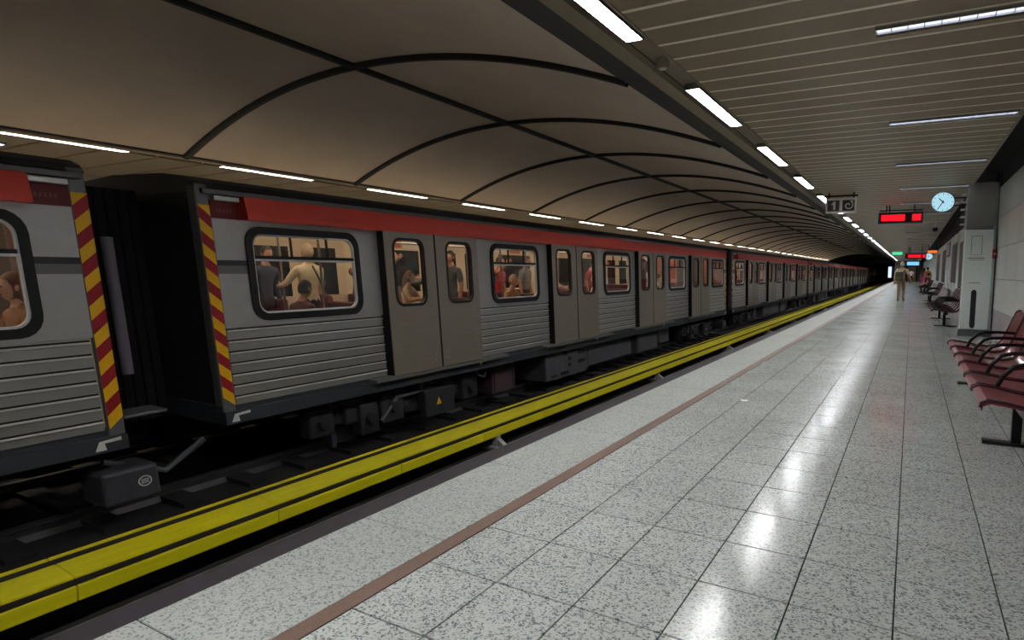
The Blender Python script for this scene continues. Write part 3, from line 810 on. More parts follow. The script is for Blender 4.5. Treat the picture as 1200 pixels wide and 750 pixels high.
    for xp in (XC - .45, XC + .45):
        mb = MB(); mb.tube([(xp, .3, 1.70), (xp, CL - .3, 1.70)], .016, 6); part(mb, 'overhead_rail', CHROME, root)
    return root

car = make_car()
CAR0 = 3.79
CAR_LABELS = ['steel train car cut by the left picture edge, nearest of the train', 'steel train car filling the picture middle with red cover and four pairs of doors',
              'third steel train car from the left, right behind the large one', 'fourth steel train car from the left, small and distant',
              'fifth steel train car from the left beside the walking man', 'sixth steel train car, near the tunnel mouth', 'seventh steel train car, half inside the dark tunnel', 'last visible steel train car inside the dark tunnel']
for k, lab in enumerate(CAR_LABELS):
    o = car if k == 1 else None
    if o is None: continue
cars = []
for k, lab in enumerate(CAR_LABELS):
    o = car if k == 1 else copy_tree(car)
    o.location = (XC, CAR0 + (k - 1) * PITCH_C - (.05 if k == 0 else 0), ZB)
    tag(o, lab, 'train car', 'coupled cars of the train')
    cars.append(o)

# ================================================================== BENCHES
def bench_profile():
    # seat and back profile in (x, z), front edge towards the track
    return [(0.42, .375), (.425, .405), (.46, .425), (.55, .415), (.70, .385), (.82, .375), (.90, .395), (.95, .45), (1.00, .58), (1.045, .72), (1.075, .80), (1.10, .815), (1.12, .80)]
SWID = .7533
def make_bench(n, seatm, label, loc_y, group):
    root = empty('bench', (.8, loc_y, 0)); tag(root, label, 'bench', group)
    P = bench_profile(); t = .018
    prof = P + [(x + t * .6, z - t) for x, z in P[::-1]]
    for i in range(n):
        mb = MB(); mb.extrude_y([(x - .8, z) for x, z in prof], i * SWID + .03, (i + 1) * SWID - .03, 0)
        inst('seat', mb.mesh('seat', seatm), root)
        # raised seams at both sides of each seat
        for y in (i * SWID + .035, (i + 1) * SWID - .035):
            mb = MB(); mb.tube([(x - .8, y, z + .006) for x, z in P], .012, 6); mb.build('seam_bar', DKMETAL if seatm is MAROON_D else mat('seam_maroon', (64, 24, 32), .4), root)
    for i in range(n + 1):
        y = i * SWID
        if 0 < i < n:
            mb = MB(); mb.tube([(.56 - .8, y, .40), (.60 - .8, y, .50), (.66 - .8, y, .575), (.73 - .8, y, .60), (.84 - .8, y, .605), (1.02 - .8, y, .60)], .016, 8); mb.build('armrest', DKMETAL, root)
    mb = MB(); mb.bbox(.66 - .8, .74 - .8, .1, n * SWID - .1, .30, .37, .008); mb.build('beam', DKMETAL, root)
    for y in (SWID * 1.0, SWID * (n - 1.0)):
        mb = MB(); mb.bbox(.67 - .8, .73 - .8, y - .03, y + .03, .02, .30, .006); mb.bbox(.50 - .8, .95 - .8, y - .05, y + .05, 0, .025, .006); mb.build('leg', DKMETAL, root)
    return root
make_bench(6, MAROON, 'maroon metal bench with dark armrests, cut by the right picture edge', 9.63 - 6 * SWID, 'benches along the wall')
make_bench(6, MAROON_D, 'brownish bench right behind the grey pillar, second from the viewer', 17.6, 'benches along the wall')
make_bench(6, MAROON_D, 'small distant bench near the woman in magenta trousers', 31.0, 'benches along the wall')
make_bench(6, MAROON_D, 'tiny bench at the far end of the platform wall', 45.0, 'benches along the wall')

# ================================================================== PILLAR AND HELP POINT
mb = MB(); mb.bbox(.885, 1.395, 16.0, 16.5, 0, 3.06, .01)
pil = struct(mb.build('wall_pillar', PILLAR), 'grey square pillar against the platform wall')
hp = empty('help_point', (1.1, 15.87, 0)); tag(hp, 'tall white help point cabinet with a dark slot on the grey pillar', 'help point')
mb = MB(); mb.bbox(-.235, .235, -.06, .095, .13, 2.12, .015); mb.build('cabinet', TOTEM, hp)
mb = MB(); mb.add([(-.27, -.10, 0), (.26, -.10, 0), (.26, .10, 0), (-.27, .10, 0), (-.25, -.08, .13), (.24, -.08, .13), (.24, .10, .13), (-.25, .10, .13)], [(0, 1, 5, 4), (1, 2, 6, 5), (2, 3, 7, 6), (3, 0, 4, 7), (4, 5, 6, 7)]); mb.build('plinth', mat('plinth_grey', (92, 98, 100), .5), hp)
mb = MB(); mb.bbox(.235, .275, -.05, .10, .05, 2.2, .006); mb.build('side_trim', TOTEM2, hp)
mb = MB(); A = [(-.03 + .045 * math.cos(a), .225 + .07 * math.sin(a)) for a in [PI + PI * k / 8 for k in range(9)]] + [(-.03 + .045 * math.cos(a), .86 + .07 * math.sin(a)) for a in [PI * k / 8 for k in range(9)]]
mb.add([(x, -.064, z) for x, z in A], [list(range(len(A)))]); mb.add([(x, -.058, z) for x, z in A], [list(range(len(A)))[::-1]]); mb.build('slot', SLOT, hp)
mb = MB()
for (x0, x1, z0, z1) in ((-.12, .06, 1.99, 1.998), (-.12, .06, 1.62, 1.626), (-.12, -.112, 1.62, 1.998), (.052, .06, 1.62, 1.998)): mb.box(x0, x1, -.064, -.058, z0, z1)
mb.build('panel_outline', TEXTG, hp)
mb = MB(); mb.box(-.16, .10, -.064, -.058, 1.55, 1.567); mb.box(-.14, .10, -.064, -.058, 1.515, 1.525); mb.box(-.12, .06, -.064, -.058, 1.06, 1.072); mb.build('printed_lines', TEXTG, hp)
ab = empty('alarm_button', (1.362, 15.755, 1.635)); tag(ab, 'small red alarm button box beside the white help point', 'alarm button')
mb = MB(); mb.bbox(-.035, .035, -.03, .05, -.09, .09, .008); mb.build('housing', mat('alarm_red', (186, 30, 34), .4), ab)
mb = MB(); mb.cyl((0, -.045, 0), (0, -.03, 0), .02, 12); mb.build('push_button', WHITEP, ab)
# pale rung bracket beside the clock
rb = empty('wall_ladder', (.87, 16.1, 2.1)); tag(rb, 'pale rungs fixed to the left edge of the grey pillar', 'ladder')
for k in range(6):
    mb = MB(); mb.tube([(0, 0, k * .15), (-.07, 0, k * .15), (-.07, .25, k * .15), (0, .25, k * .15)], .012, 6); mb.build('rung', WHITEP, rb)

# ================================================================== CLOCKS
def make_clock(label, loc, R, armx, strength, hour=10, minute=35):
    root = empty('clock', loc); tag(root, label, 'clock', 'platform clocks')
    for s in (1, -1):
        pass
    mb = MB(); n = 36
    pts = [(R * math.cos(2 * PI * k / n), R * math.sin(2 * PI * k / n)) for k in range(n)]
    mb.add([(x, d, z) for d in (-.06, .06) for x, z in pts], [(k, (k + 1) % n, n + (k + 1) % n, n + k) for k in range(n)], 0, True)
    pin = [(x * .92, z * .92) for x, z in pts]
    for d in (-.06, .06):
        mb.add([(x, d, z) for x, z in pts] + [(x, d * .8, z) for x, z in pin], [(k, (k + 1) % n, n + (k + 1) % n, n + k) for k in range(n)])
    mb.build('rim', mat('clock_rim_blue', (26, 48, 66), .35, .4), root)
    mb = MB()
    for d in (-.045, .045): mb.add([(x, d, z) for x, z in pin], [list(range(n))])
    mb.build('dial', emit('clock_dial', (176, 222, 238), strength), root)
    mb = MB()
    for k in range(12):
        a = 2 * PI * k / 12; ca, sa = math.cos(a), math.sin(a); r0, r1, hw = R * .72, R * .84, R * .022
        for d in (-.048, .048):
            mb.add([(sa * r0 + ca * hw, d, ca * r0 - sa * hw), (sa * r1 + ca * hw, d, ca * r1 - sa * hw), (sa * r1 - ca * hw, d, ca * r1 + sa * hw), (sa * r0 - ca * hw, d, ca * r0 + sa * hw)], [(0, 1, 2, 3)])
    mb.build('hour_marks', mat('clock_ink', (20, 28, 34), .5), root)
    for nm, a, ln, hw in (('hour_hand', 2 * PI * (hour + minute / 60) / 12, .5, .055), ('minute_hand', 2 * PI * minute / 60, .78, .04)):
        mb = MB(); ca, sa = math.cos(a), math.sin(a)
        for d, q in ((-.052, 1), (.052, -1)):
            A = a if q > 0 else a
            ca, sa = math.cos(a), math.sin(a) * 1
            mb.add([(sa * r_ * R + ca * e * R, d, ca * r_ * R - sa * e * R) for r_, e in ((-.14, hw), (ln, hw * .7), (ln, -hw * .7), (-.14, -hw))], [(0, 1, 2, 3)])
        mb.build(nm, mat('clock_ink', (20, 28, 34), .5), root)
    mb = MB()
    for dz in (.35, -.35): mb.tube([(R * .93, 0, dz * R), (armx, 0, dz * R)], .014, 6)
    mb.build('bracket_arm', DKMETAL, root)
    return root
make_clock('round blue-rimmed platform clock glowing pale blue, mounted off the grey pillar', (.475, 16.15, 2.715), .212, .42, .32)
make_clock('small bright round clock far down the platform wall', (.95, 54.0, 2.42), .25, .45, .6)

# ================================================================== SIGNS
def hang(root, xs, ztop, y, h):
    for x in xs:
        mb = MB(); mb.box(x - .015, x + .015, y - .015, y + .015, h, ztop); mb.build('hanger', DKMETAL, root)
sg = empty('platform_sign', (-1.42, 16.3, 2.74)); tag(sg, 'hanging white sign with a one and a swirl on dark squares', 'sign')
mb = MB(); mb.bbox(-.305, .305, -.03, .03, -.165, .165, .008); mb.build('board', mat('sign_pale', (240, 234, 228), .5), sg)
for k, (cx, tx) in enumerate(((-.15, '1'), (.15, '6'))):
    mb = MB(); mb.bbox(cx - .12, cx + .12, -.036, -.028, -.12, .12, .003); f_ = mb.build('dark_square', mat('sign_dark', (58, 46, 48), .5), sg)
    if k == 0:
        mb = MB(); A = [(-.045, .03), (.005, .09), (.04, .09), (.04, -.09), (-.005, -.09), (-.005, .035), (-.03, .01)]
        mb.add([(cx + x, -.039, z) for x, z in A], [list(range(len(A)))]); mb.add([(cx + x, -.037, z) for x, z in A], [list(range(len(A)))[::-1]])
    else:
        mb = MB(); pts = [(cx + (.022 + .0105 * t) * math.cos(t), -.040, (.022 + .0105 * t) * math.sin(t)) for t in [k2 * .35 for k2 in range(22)]]
        pts = [(x, y, z) for x, y, z in pts]
        mb.tube(pts, .012, 6)
        mb.tube([(cx + .03, -.04, .09), (cx + .10, -.04, .095)], .012, 6)
    mb.build('symbol', WHITEP, sg, ) if False else mb.build('symbol', WHITEP, f_)
hang(sg, (-.25, .25), CZ - 2.74, 0, .16)
mb = MB(); mb.bbox(-.33, .33, -.02, .02, .2, .235, .004); mb.build('top_rail', DKMETAL, sg)

LED = emit('led_red', (255, 22, 38), .5)
def led_sign(label, loc, wd, ht, blocks):
    root = empty('led_sign', loc); tag(root, label, 'sign', 'red departure displays')
    mb = MB(); mb.bbox(-wd / 2, wd / 2, -.05, .05, -ht / 2, ht / 2, .01); mb.build('case', mat('led_case', (84, 80, 88), .5), root)
    mb = MB(); mb.box(-wd / 2 + .04, wd / 2 - .04, -.054, -.05, -ht / 2 + .045, ht / 2 - .045); sc_ = mb.build('screen', mat('led_screen', (16, 6, 8), .3), root)
    for a, b in blocks:
        mb = MB(); mb.box(-wd / 2 + a * wd, -wd / 2 + b * wd, -.058, -.053, -ht * .28, ht * .28); mb.build('lit_text', LED, sc_)
    hang(root, (-wd * .32, -wd * .25, wd * .3), CZ - loc[2], 0, ht / 2)
    mb = MB(); mb.bbox(-wd * .48, wd * .48, -.02, .02, ht / 2 + .03, ht / 2 + .06, .004); mb.build('top_rail', DKMETAL, root)
    return root
led_sign('grey hanging display with two glowing red text blocks below the clock', (-.325, 20.0, 2.70), 1.02, .30, ((.07, .60), (.76, .95)))
led_sign('small distant red display hanging over the far platform', (.16, 52.0, 2.40), 1.25, .34, ((.15, .75), (.82, .95)))

def lit_box(name, label, cat, loc, wd, ht, m, hz=CZ):
    root = empty(name, loc); tag(root, label, cat)
    mb = MB(); mb.bbox(-wd / 2, wd / 2, -.05, .05, -ht / 2, ht / 2, .01); mb.build('case', DKMETAL, root)
    mb = MB(); mb.box(-wd / 2 + .03, wd / 2 - .03, -.056, -.05, -ht / 2 + .03, ht / 2 - .03); mb.build('face', m, root)
    hang(root, (-wd * .35, wd * .35), hz - loc[2], 0, ht / 2)
    return root
lit_box('exit_sign', 'small green lit exit sign hanging at the far end of the lamp row', 'sign', (-1.05, 60, 2.80), .75, .30, emit('exit_green', (90, 220, 160), .35))
lit_box('info_sign', 'small blue-white lit sign above the far end of the platform', 'sign', (.06, 78, 2.22), 1.1, .42, emit('sign_blue', (120, 190, 255), .42))
lit_box('orange_sign', 'small orange lit sign on the wall side past the second display', 'sign', (1.02, 48, 2.58), .55, .22, emit('sign_orange', (255, 120, 50), .35))
# tunnel signal light
tl = empty('tunnel_light', (-2.9, 116, -.9)); tag(tl, 'bluish white lit panel inside the dark tunnel mouth', 'tunnel light')
mb = MB(); mb.bbox(-.28, .28, -.05, .05, 1.35, 3.2, .02); mb.build('panel', DKMETAL, tl)
mb = MB(); mb.box(-.22, .22, -.06, -.05, 1.42, 3.1); mb.build('lens', emit('tunnel_blue', (190, 214, 255), .5), tl)
mb = MB(); mb.box(-.05, .05, -.03, .03, -.3, 1.4); mb.build('post', DKMETAL, tl)
# camera dome under the ceiling
sd = empty('security_camera', (.62, 27.0, CZ)); tag(sd, 'small dark security camera under the ceiling right of the red display', 'camera')
mb = MB(); mb.cyl((0, 0, -.22), (0, 0, 0), .02, 8); mb.build('stem', WHITEP, sd)
mb = MB(); mb.ellipsoid((0, 0, -.26), .09, .09, .08); mb.build('dome', BLACK, sd)
# speaker in the lamp channel
sk = empty('ceiling_speaker', (-1.93, 5.6, CZ)); tag(sk, 'small pale round fitting in the lamp channel between two strip lights', 'fitting')
mb = MB(); mb.tube([(0, 0, .06), (0, 0, -.012), (0, 0, -.02)], [.055, .06, .045], 16); mb.build('ring', TRIM, sk)
mb = MB(); mb.tube([(0, 0, -.018), (0, 0, -.03)], [.035, .03], 12); mb.build('lens', WHITEP, sk)

# posters on the wall beyond the pillar
POST = [((18.6, 20.0), .9, 1.9, (40, 52, 76), 'dark blue poster frame on the wall just past the pillar'),
        ((21.5, 23.0), 1.9, 2.7, (212, 190, 204), 'pale pink banner sheet on the wall past the pillar'),
        ((24.6, 26.6), .75, 2.3, (44, 40, 52), 'dark poster frame above the second bench'),
        ((29.0, 31.5), .9, 2.4, (70, 56, 70), 'plum poster frame past the second bench'),
        ((34.0, 36.5), 2.0, 2.6, (200, 200, 224), 'pale lilac sign board on the distant wall'),
        ((38.0, 41.0), .8, 2.4, (48, 44, 58), 'dark poster frame beside the distant bench'),
        ((46.0, 50.0), .8, 2.4, (60, 48, 52), 'dark brown poster frame at the far wall')]
for (a, b), z0, z1, col, lab in POST:
    root = empty('poster_frame', (WALL_X - .03, a, z0)); tag(root, lab, 'poster', 'posters on the platform wall')
    mb = MB(); mb.bbox(-.03, .02, 0, b - a, 0, z1 - z0, .01); mb.build('frame', CHROME, root)
    mb = MB(); mb.box(-.035, -.03, .06, b - a - .06, .06, z1 - z0 - .06); mb.build('sheet', mat('poster_%d_%d_%d' % col, col, .4, 0, .25, 3), root)
# litter on the floor
lt = empty('paper_scrap', (-1.33, 6.47, 0)); tag(lt, 'small white paper scrap lying on the floor tiles', 'litter')
mb = MB(); mb.add([(-.03, -.02, .001), (.03, -.025, .003), (.035, .02, .012), (0, .03, .004), (-.03, .02, .010)], [(0, 1, 2, 3, 4)]); mb.add([(-.03, -.02, .0005), (.03, -.025, .0005), (.035, .02, .0005), (0, .03, .0005), (-.03, .02, .0005)], [(0, 1, 2, 3, 4)]); mb.build('sheet', mat('paper_white', (235, 235, 232), .7), lt)

# ================================================================== PEOPLE
SKIN = {'light': (206, 160, 132), 'tan': (176, 128, 100), 'dark': (120, 82, 62)}
def lerp(a, b, t): return Vector(a) * (1 - t) + Vector(b) * t
def skin_body(J, E, R):
    names = list(J); idx = {n: i for i, n in enumerate(names)}
    me = bpy.data.meshes.new('body'); me.from_pydata([J[n] for n in names], [(idx[a], idx[b]) for a, b in E], [])
    o = bpy.data.objects.new('body', me); C.objects.link(o)
    md = o.modifiers.new('skin', 'SKIN'); md.branch_smoothing = .6; md.use_smooth_shade = True
    sv = me.skin_vertices[0].data
    for n in names:
        r = R[n]; sv[idx[n]].radius = r if isinstance(r, tuple) else (r, r); sv[idx[n]].use_root = (n == 'pelvis')
    o.modifiers.new('sub', 'SUBSURF').levels = 2
    dg = bpy.context.evaluated_depsgraph_get(); dg.update()
    out = bpy.data.meshes.new_from_object(o.evaluated_get(dg))
    bpy.data.objects.remove(o); bpy.data.meshes.remove(me)
    return out

def person(label, loc, rz, H, pose, cols, group=None, sleeve='short', hair='short', strap=None, legs='long'):
    """facing +Y in local space; pose gives joint overrides as fractions of H"""
    J = dict(pelvis=(0, 0, .52), waist=(0, 0, .60), chest=(0, .005, .70), upper=(0, 0, .785), neck=(0, .0, .845), skull=(0, .012, .885))
    for s, k in ((-1, 'L'), (1, 'R')):
        J.update({'sh' + k: (s * .100, 0, .795), 'el' + k: (s * .130, -.012, .635), 'wr' + k: (s * .135, .03, .49),
                  'hip' + k: (s * .050, 0, .49), 'kn' + k: (s * .055, .012, .275), 'an' + k: (s * .056, -.012, .045), 'toe' + k: (s * .062, .075, .018)})
    J.update(pose)
    J = {k: Vector(v) * H for k, v in J.items()}
    E = [('pelvis', 'waist'), ('waist', 'chest'), ('chest', 'upper'), ('upper', 'neck'), ('neck', 'skull')]
    for k in 'LR': E += [('upper', 'sh' + k), ('sh' + k, 'el' + k), ('el' + k, 'wr' + k), ('pelvis', 'hip' + k), ('hip' + k, 'kn' + k), ('kn' + k, 'an' + k), ('an' + k, 'toe' + k)]
    fat = cols.get('fat', 1.0)
    R = dict(pelvis=(.080 * fat, .062 * fat), waist=(.076 * fat, .058 * fat), chest=(.082 * fat, .060 * fat), upper=(.070, .052), neck=.032, skull=.034)
    for k in 'LR': R.update({'sh' + k: .044, 'el' + k: .028, 'wr' + k: .019, 'hip' + k: .055 * fat, 'kn' + k: .037, 'an' + k: .024, 'toe' + k: .02})
    R = {k: (tuple(x * H for x in v) if isinstance(v, tuple) else v * H) for k, v in R.items()}
    me = skin_body(J, E, R)
    cn = 'cloth_%s' % '_'.join(map(str, cols['top'])); pn = 'cloth_%s' % '_'.join(map(str, cols['bottom']))
    ms = [mat('skin_' + cols.get('skin', 'light'), SKIN[cols.get('skin', 'light')], .55), mat(cn, cols['top'], .8, 0, .08, 12), mat(pn, cols['bottom'], .8, 0, .08, 12), mat('shoe_dark', (40, 34, 32), .6), mat('eye_dark', (24, 20, 20), .3)]
    mb = MB()
    vs = [v.co.copy() for v in me.vertices]
    polys = [list(p.vertices) for p in me.polygons]
    for p in polys:
        c = sum((vs[i] for i in p), Vector()) / len(p)
        best = (9, None)
        for a, b in E:
            A, B = J[a], J[b]; ab_ = B - A; t = max(0, min(1, (c - A).dot(ab_) / max(ab_.length_squared, 1e-9)))
            d = (c - A - ab_ * t).length - .5 * (R[a][0] if isinstance(R[a], tuple) else R[a]) * (1 - t) - .5 * (R[b][0] if isinstance(R[b], tuple) else R[b]) * t
            if d < best[0]: best = (d, (a, b, t))
        a, b, t = best[1]
        m = 1
        if a.startswith('el'): m = 0 if sleeve != 'long' else 1
        elif a.startswith('sh'): m = 1 if (t < .75 or sleeve == 'long') else 0
        elif b in ('skull',) or (a == 'upper' and b == 'neck' and t > .75): m = 0
        elif a.startswith('hip') or b.startswith('hip'): m = 2
        elif a == 'pelvis': m = 2 if t < .35 else 1
        elif a.startswith('kn'): m = 2 if legs == 'long' or t < .12 else 0
        elif a.startswith('an'): m = 3
        mb.m.append(m); mb.f.append(p); mb.sm.append(True)
    mb.v = [tuple(v) for v in vs]
    bpy.data.meshes.remove(me)
    # head
    hd = J['skull'] + Vector((0, .010 * H, .040 * H))
    hr = Vector((.043, .055, .066)) * H
    def hf(p):
        q = p.copy()
        if q.z < 0: q.x *= 1 - .28 * (-q.z) ** 1.5; q.y = q.y * (1 - .10 * -q.z) + .10 * -q.z
        if q.y > .8 and -.35 < q.z < .12 and abs(q.x) < .3: q.y += .16
        return q
    mb.ellipsoid(hd, hr.x, hr.y, hr.z, 0, 16, 14, hf)
    for s in (-1, 1):
        mb.ellipsoid(hd + Vector((s * hr.x * .98, -.004 * H, -.002 * H)), .006 * H, .012 * H, .017 * H, 0, 8, 6)
        mb.ellipsoid(hd + Vector((s * hr.x * .38, hr.y * .88, .004 * H)), .006 * H, .005 * H, .0045 * H, 4, 6, 5)
    mb.ellipsoid(hd + Vector((0, hr.y * .90, -.034 * H)), .014 * H, .005 * H, .004 * H, 4, 8, 5)
    # hands: palm and five unequal fingers
    for k, s in (('L', -1), ('R', 1)):
        wv = J['wr' + k]; d = (wv - J['el' + k]).normalized()
        side = d.cross(Vector((1, 0, 0))).normalized() if abs(d.x) < .9 else Vector((0, 1, 0))
        nrm = d.cross(side).normalized()
        pc = wv + d * .024 * H
        mb.tube([wv - d * .006 * H, wv + d * .012 * H, wv + d * .048 * H], [.016 * H, .021 * H, .020 * H], 8, 0)
        for fi, (off, ln) in enumerate(((-.016, .036), (-.005, .043), (.006, .040), (.016, .032))):
            b0 = wv + d * .046 * H + side * off * H
            mb.tube([b0, b0 + d * ln * .5 * H + nrm * .003 * H * s, b0 + d * ln * .9 * H + nrm * .012 * H * s], [.0058 * H, .0052 * H, .0040 * H], 6, 0)
        b0 = wv + d * .014 * H - side * .016 * H
        mb.tube([b0, b0 + d * .018 * H - side * .014 * H, b0 + d * .036 * H - side * .018 * H], [.0065 * H, .006 * H, .0045 * H], 6, 0)
    root = mb.build('person', ms); root.location = loc; root.rotation_euler = (0, 0, rz)
    tag(root, label, 'person', group)
    # hair
    if hair != 'none':
        hb = MB(); hc = cols.get('hair', (60, 44, 34))
        def hcap(p):
            q = p.copy()
            lim = -.1 if q.y > .35 else (-.55 if hair == 'short' else -1.0)
            if q.y > .5 and q.z < .45: q.z = .45; q.y = min(q.y, .86)
            elif q.z < lim: q.z = lim
            return q
        hb.ellipsoid(hd + Vector((0, -.004 * H, .006 * H)), hr.x * 1.09, hr.y * 1.08, hr.z * 1.06, 0, 14, 12, hcap)
        if hair == 'long': hb.tube([hd + Vector((0, -.03 * H, .01 * H)), hd + Vector((0, -.045 * H, -.05 * H)), hd + Vector((0, -.05 * H, -.13 * H))], [.045 * H, .044 * H, .026 * H], 10, 0)
        hb.build('hair', mat('hair_%d_%d_%d' % hc, hc, .7, 0, .15, 40), root)
    if strap:
        sb = MB(); a_, b_ = strap['from'], strap['to']
        pts = []
        for t in range(9):
            u = t / 8; x = a_[0] + (b_[0] - a_[0]) * u; z = a_[2] + (b_[2] - a_[2]) * u
            pts.append((x * H, (-.066 - .012 * math.sin(PI * u)) * H * fat, z * H))
        sb.tube(pts, .008 * H, 6); sb.build('strap', mat('strap_dark', (44, 40, 36), .7), root)
    return root

SIT = lambda: dict(pelvis=(0, 0, .285), waist=(0, -.01, .365), chest=(0, -.01, .465), upper=(0, -.01, .55), neck=(0, -.005, .61), skull=(0, .01, .65),
                   shL=(-.1, -.01, .56), shR=(.1, -.01, .56), elL=(-.13, .02, .41), elR=(.13, .02, .41), wrL=(-.08, .15, .33), wrR=(.08, .15, .33),
                   hipL=(-.05, .01, .275), hipR=(.05, .01, .275), knL=(-.065, .23, .275), knR=(.065, .23, .275), anL=(-.06, .22, .045), anR=(.06, .22, .045), toeL=(-.065, .30, .018), toeR=(.065, .30, .018))
WALK = dict(hipL=(-.05, 0, .49), knL=(-.055, -.035, .275), anL=(-.055, -.10, .065), toeL=(-.06, -.035, .018), knR=(.055, .055, .285), anR=(.055, .075, .045), toeR=(.06, .155, .025),
            elL=(-.145, .0, .63), wrL=(-.15, .03, .485), elR=(.155, -.03, .635), wrR=(.20, .0, .50))
# the walking man and his bag
man = person('white-haired man walking away in a pale shirt and khaki trousers', (-.37, 33.4, 0), -.03, 1.76, WALK, dict(top=(206, 190, 168), bottom=(164, 138, 104), skin='tan', hair=(222, 218, 210), fat=1.12), strap=dict(**{'from': (.07, 0, .80), 'to': (-.09, 0, .56)}))
bag = empty('shoulder_bag', (-.37 - .10, 33.4 - .26, .98)); tag(bag, 'olive shoulder bag on the back of the walking man', 'bag')
mb = MB(); mb.bbox(-.15, .13, -.07, .07, -.06, .32, .04); mb.build('pouch', mat('bag_olive', (92, 96, 70), .8, 0, .2, 20), bag)
mb = MB(); mb.bbox(-.14, .12, -.09, -.06, .12, .31, .015); mb.build('flap', mat('bag_olive_dark', (70, 74, 56), .8), bag)
# others on the platform
person('woman in magenta trousers standing far down the platform', (.84, 62.0, 0), .3, 1.70, {}, dict(top=(110, 60, 72), bottom=(222, 24, 150), skin='tan', hair=(70, 48, 34), fat=1.15), hair='long')
person('person in dark red clothes sitting on the distant bench', (.90, 47.4, .02), PI / 2, 1.65, SIT(), dict(top=(130, 34, 34), bottom=(70, 40, 40), skin='tan', hair=(40, 30, 26)))
person('far person in a white top and dark trousers left of the end door', (-.05, 88.0, 0), 0, 1.72, {}, dict(top=(220, 220, 222), bottom=(40, 40, 48), skin='tan'))
person('far person in an orange top beside the wall near the bench', (1.0, 57.0, 0), 0.2, 1.70, {}, dict(top=(206, 130, 80), bottom=(60, 44, 44), skin='tan'))

# passengers inside the train
FZT = ZF + .02
GP = 'passengers inside the train'
HOLD = dict(elR=(.16, .10, .80), wrR=(.14, .20, .90))
HOLDL = dict(elL=(-.16, .10, .80), wrL=(-.14, .20, .90))
LEAN = dict(elR=(.15, .08, .68), wrR=(.16, .22, .70), elL=(-.15, .08, .68), wrL=(-.12, .22, .66))
def rider(label, x, y, rz, H, pose, **kw):
    cols = kw.pop('cols'); return person(label, (x, y, FZT), rz, H, pose, cols, GP, **kw)
rider('standing passenger in a tan shirt with a dark strap in the big window', -7.08, 6.13, PI / 2 - .15, 1.72, LEAN, cols=dict(top=(214, 202, 168), bottom=(52, 50, 56), skin='tan', hair=(170, 150, 120), fat=1.25), strap=dict(**{'from': (-.02, 0, .82), 'to': (.09, 0, .60)}), sleeve='long')
rider('dark-haired passenger seated below the tan-shirted one in the big window', -6.40, 5.45, 0, 1.62, SIT(), cols=dict(top=(90, 54, 54), bottom=(40, 40, 50), skin='tan', hair=(30, 24, 22)))
rider('seated passenger in dark clothes at the left of the big window', -6.9, 5.0, PI, 1.66, SIT(), cols=dict(top=(50, 52, 60), bottom=(40, 40, 48), skin='light', hair=(44, 34, 30)))
rider('seated passenger in dark red at the right of the big window', -7.7, 6.9, PI, 1.66, SIT(), cols=dict(top=(96, 36, 40), bottom=(40, 40, 48), skin='light', hair=(50, 38, 30)))
rider('brown-haired passenger seated in the left edge window, nearer the frame', -6.35, 2.42, PI, 1.74, SIT(), cols=dict(top=(150, 112, 78), bottom=(60, 50, 46), skin='light', hair=(112, 78, 48)), hair='long')
rider('passenger with pale hair seated at the far left picture edge', -6.75, 2.08, PI, 1.70, SIT(), cols=dict(top=(160, 120, 84), bottom=(60, 50, 46), skin='light', hair=(128, 92, 60)))
rider('white-haired passenger in black standing behind the first door left pane', -6.8, 7.45, -PI / 2, 1.66, HOLD, cols=dict(top=(40, 40, 44), bottom=(36, 36, 40), skin='light', hair=(214, 210, 204)))
rider('passenger in a cream top low behind the first door left pane', -6.35, 7.35, -PI / 2 + .4, 1.36, LEAN, cols=dict(top=(196, 168, 132), bottom=(90, 70, 60), skin='light', hair=(120, 90, 60)), hair='long')
rider('passenger in an olive and teal jacket leaning behind the first door right pane', -6.35, 8.05, PI / 2 + .3, 1.74, LEAN, cols=dict(top=(92, 98, 84), bottom=(60, 84, 100), skin='light', hair=(34, 28, 26), fat=1.2), sleeve='long')
rider('passenger with black hair behind the olive jacket at the first door', -7.1, 9.4, PI, 1.72, {}, cols=dict(top=(60, 62, 66), bottom=(40, 40, 44), skin='tan', hair=(26, 22, 22)))
rider('dark-haired passenger with bare arms seated in the second window', -6.4, 9.62, -PI / 2 + .2, 1.74, SIT(), cols=dict(top=(150, 110, 88), bottom=(70, 60, 60), skin='tan', hair=(36, 28, 24)))
rider('passenger in a bright red shirt in the middle of the second window', -7.3, 11.3, -PI / 2, 1.66, HOLD, cols=dict(top=(186, 40, 44), bottom=(50, 50, 60), skin='tan', hair=(40, 30, 26)))
rider('passenger with a tan top seated at the right of the second window', -6.35, 10.3, -PI / 2, 1.70, SIT(), cols=dict(top=(190, 150, 112), bottom=(80, 66, 60), skin='light', hair=(150, 116, 76)))
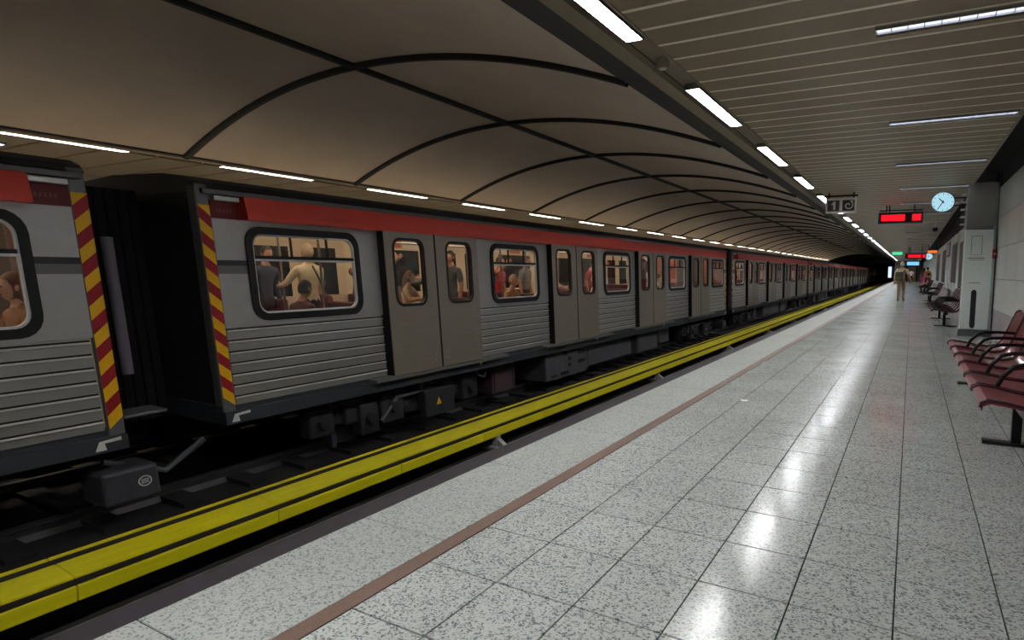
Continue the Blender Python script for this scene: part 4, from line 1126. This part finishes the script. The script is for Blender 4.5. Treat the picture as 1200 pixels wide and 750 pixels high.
rider('pale-dressed passenger behind the second door left pane', -6.4, 11.9, -PI / 2, 1.48, LEAN, cols=dict(top=(206, 190, 170), bottom=(80, 80, 90), skin='light', hair=(90, 66, 48)))
rider('passenger in navy with a turned back at the second door right pane', -6.15, 12.55, PI / 2, 1.74, {}, cols=dict(top=(36, 44, 70), bottom=(34, 36, 50), skin='tan', hair=(34, 26, 24)), sleeve='long')
rider('passenger in a red top in the third window', -7.2, 15.6, -PI / 2, 1.66, HOLDL, cols=dict(top=(170, 46, 48), bottom=(50, 50, 60), skin='tan', hair=(40, 30, 26)))
rider('blond passenger seated in the third window', -6.4, 14.2, PI / 2, 1.72, SIT(), cols=dict(top=(204, 190, 172), bottom=(80, 66, 60), skin='light', hair=(190, 156, 96)))
rider('passenger in dark red behind the third door left pane', -6.2, 16.7, -PI / 2, 1.70, {}, cols=dict(top=(112, 26, 40), bottom=(80, 24, 36), skin='tan', hair=(40, 30, 26)), sleeve='long')
rider('passenger in a white top behind the third door right pane', -6.4, 17.9, -PI / 2, 1.64, LEAN, cols=dict(top=(214, 210, 204), bottom=(70, 70, 80), skin='light', hair=(60, 44, 34)))
rider('passenger in a white top seated in the fourth window', -6.5, 18.9, PI / 2, 1.70, SIT(), cols=dict(top=(216, 206, 196), bottom=(80, 76, 80), skin='light', hair=(60, 44, 34)))
rider('passenger in an orange top standing in the last window of the large car', -6.2, 23.85, -PI / 2, 1.72, HOLD, cols=dict(top=(196, 116, 60), bottom=(70, 60, 60), skin='tan', hair=(36, 28, 24)))
rider('passenger in a dark blue top standing in the left part of the big window', -7.9, 6.05, -PI / 2, 1.70, {}, cols=dict(top=(44, 48, 66), bottom=(40, 40, 48), skin='tan', hair=(30, 24, 22)), sleeve='long')
rider('passenger in a plum top standing in the right part of the big window', -7.75, 7.75, -PI / 2, 1.68, HOLD, cols=dict(top=(96, 44, 62), bottom=(40, 40, 48), skin='tan', hair=(34, 26, 22)))
rider('passenger with a grey top seated far right in the second window', -7.6, 12.9, -PI / 2, 1.70, {}, cols=dict(top=(120, 118, 120), bottom=(40, 40, 48), skin='tan', hair=(50, 40, 34)))
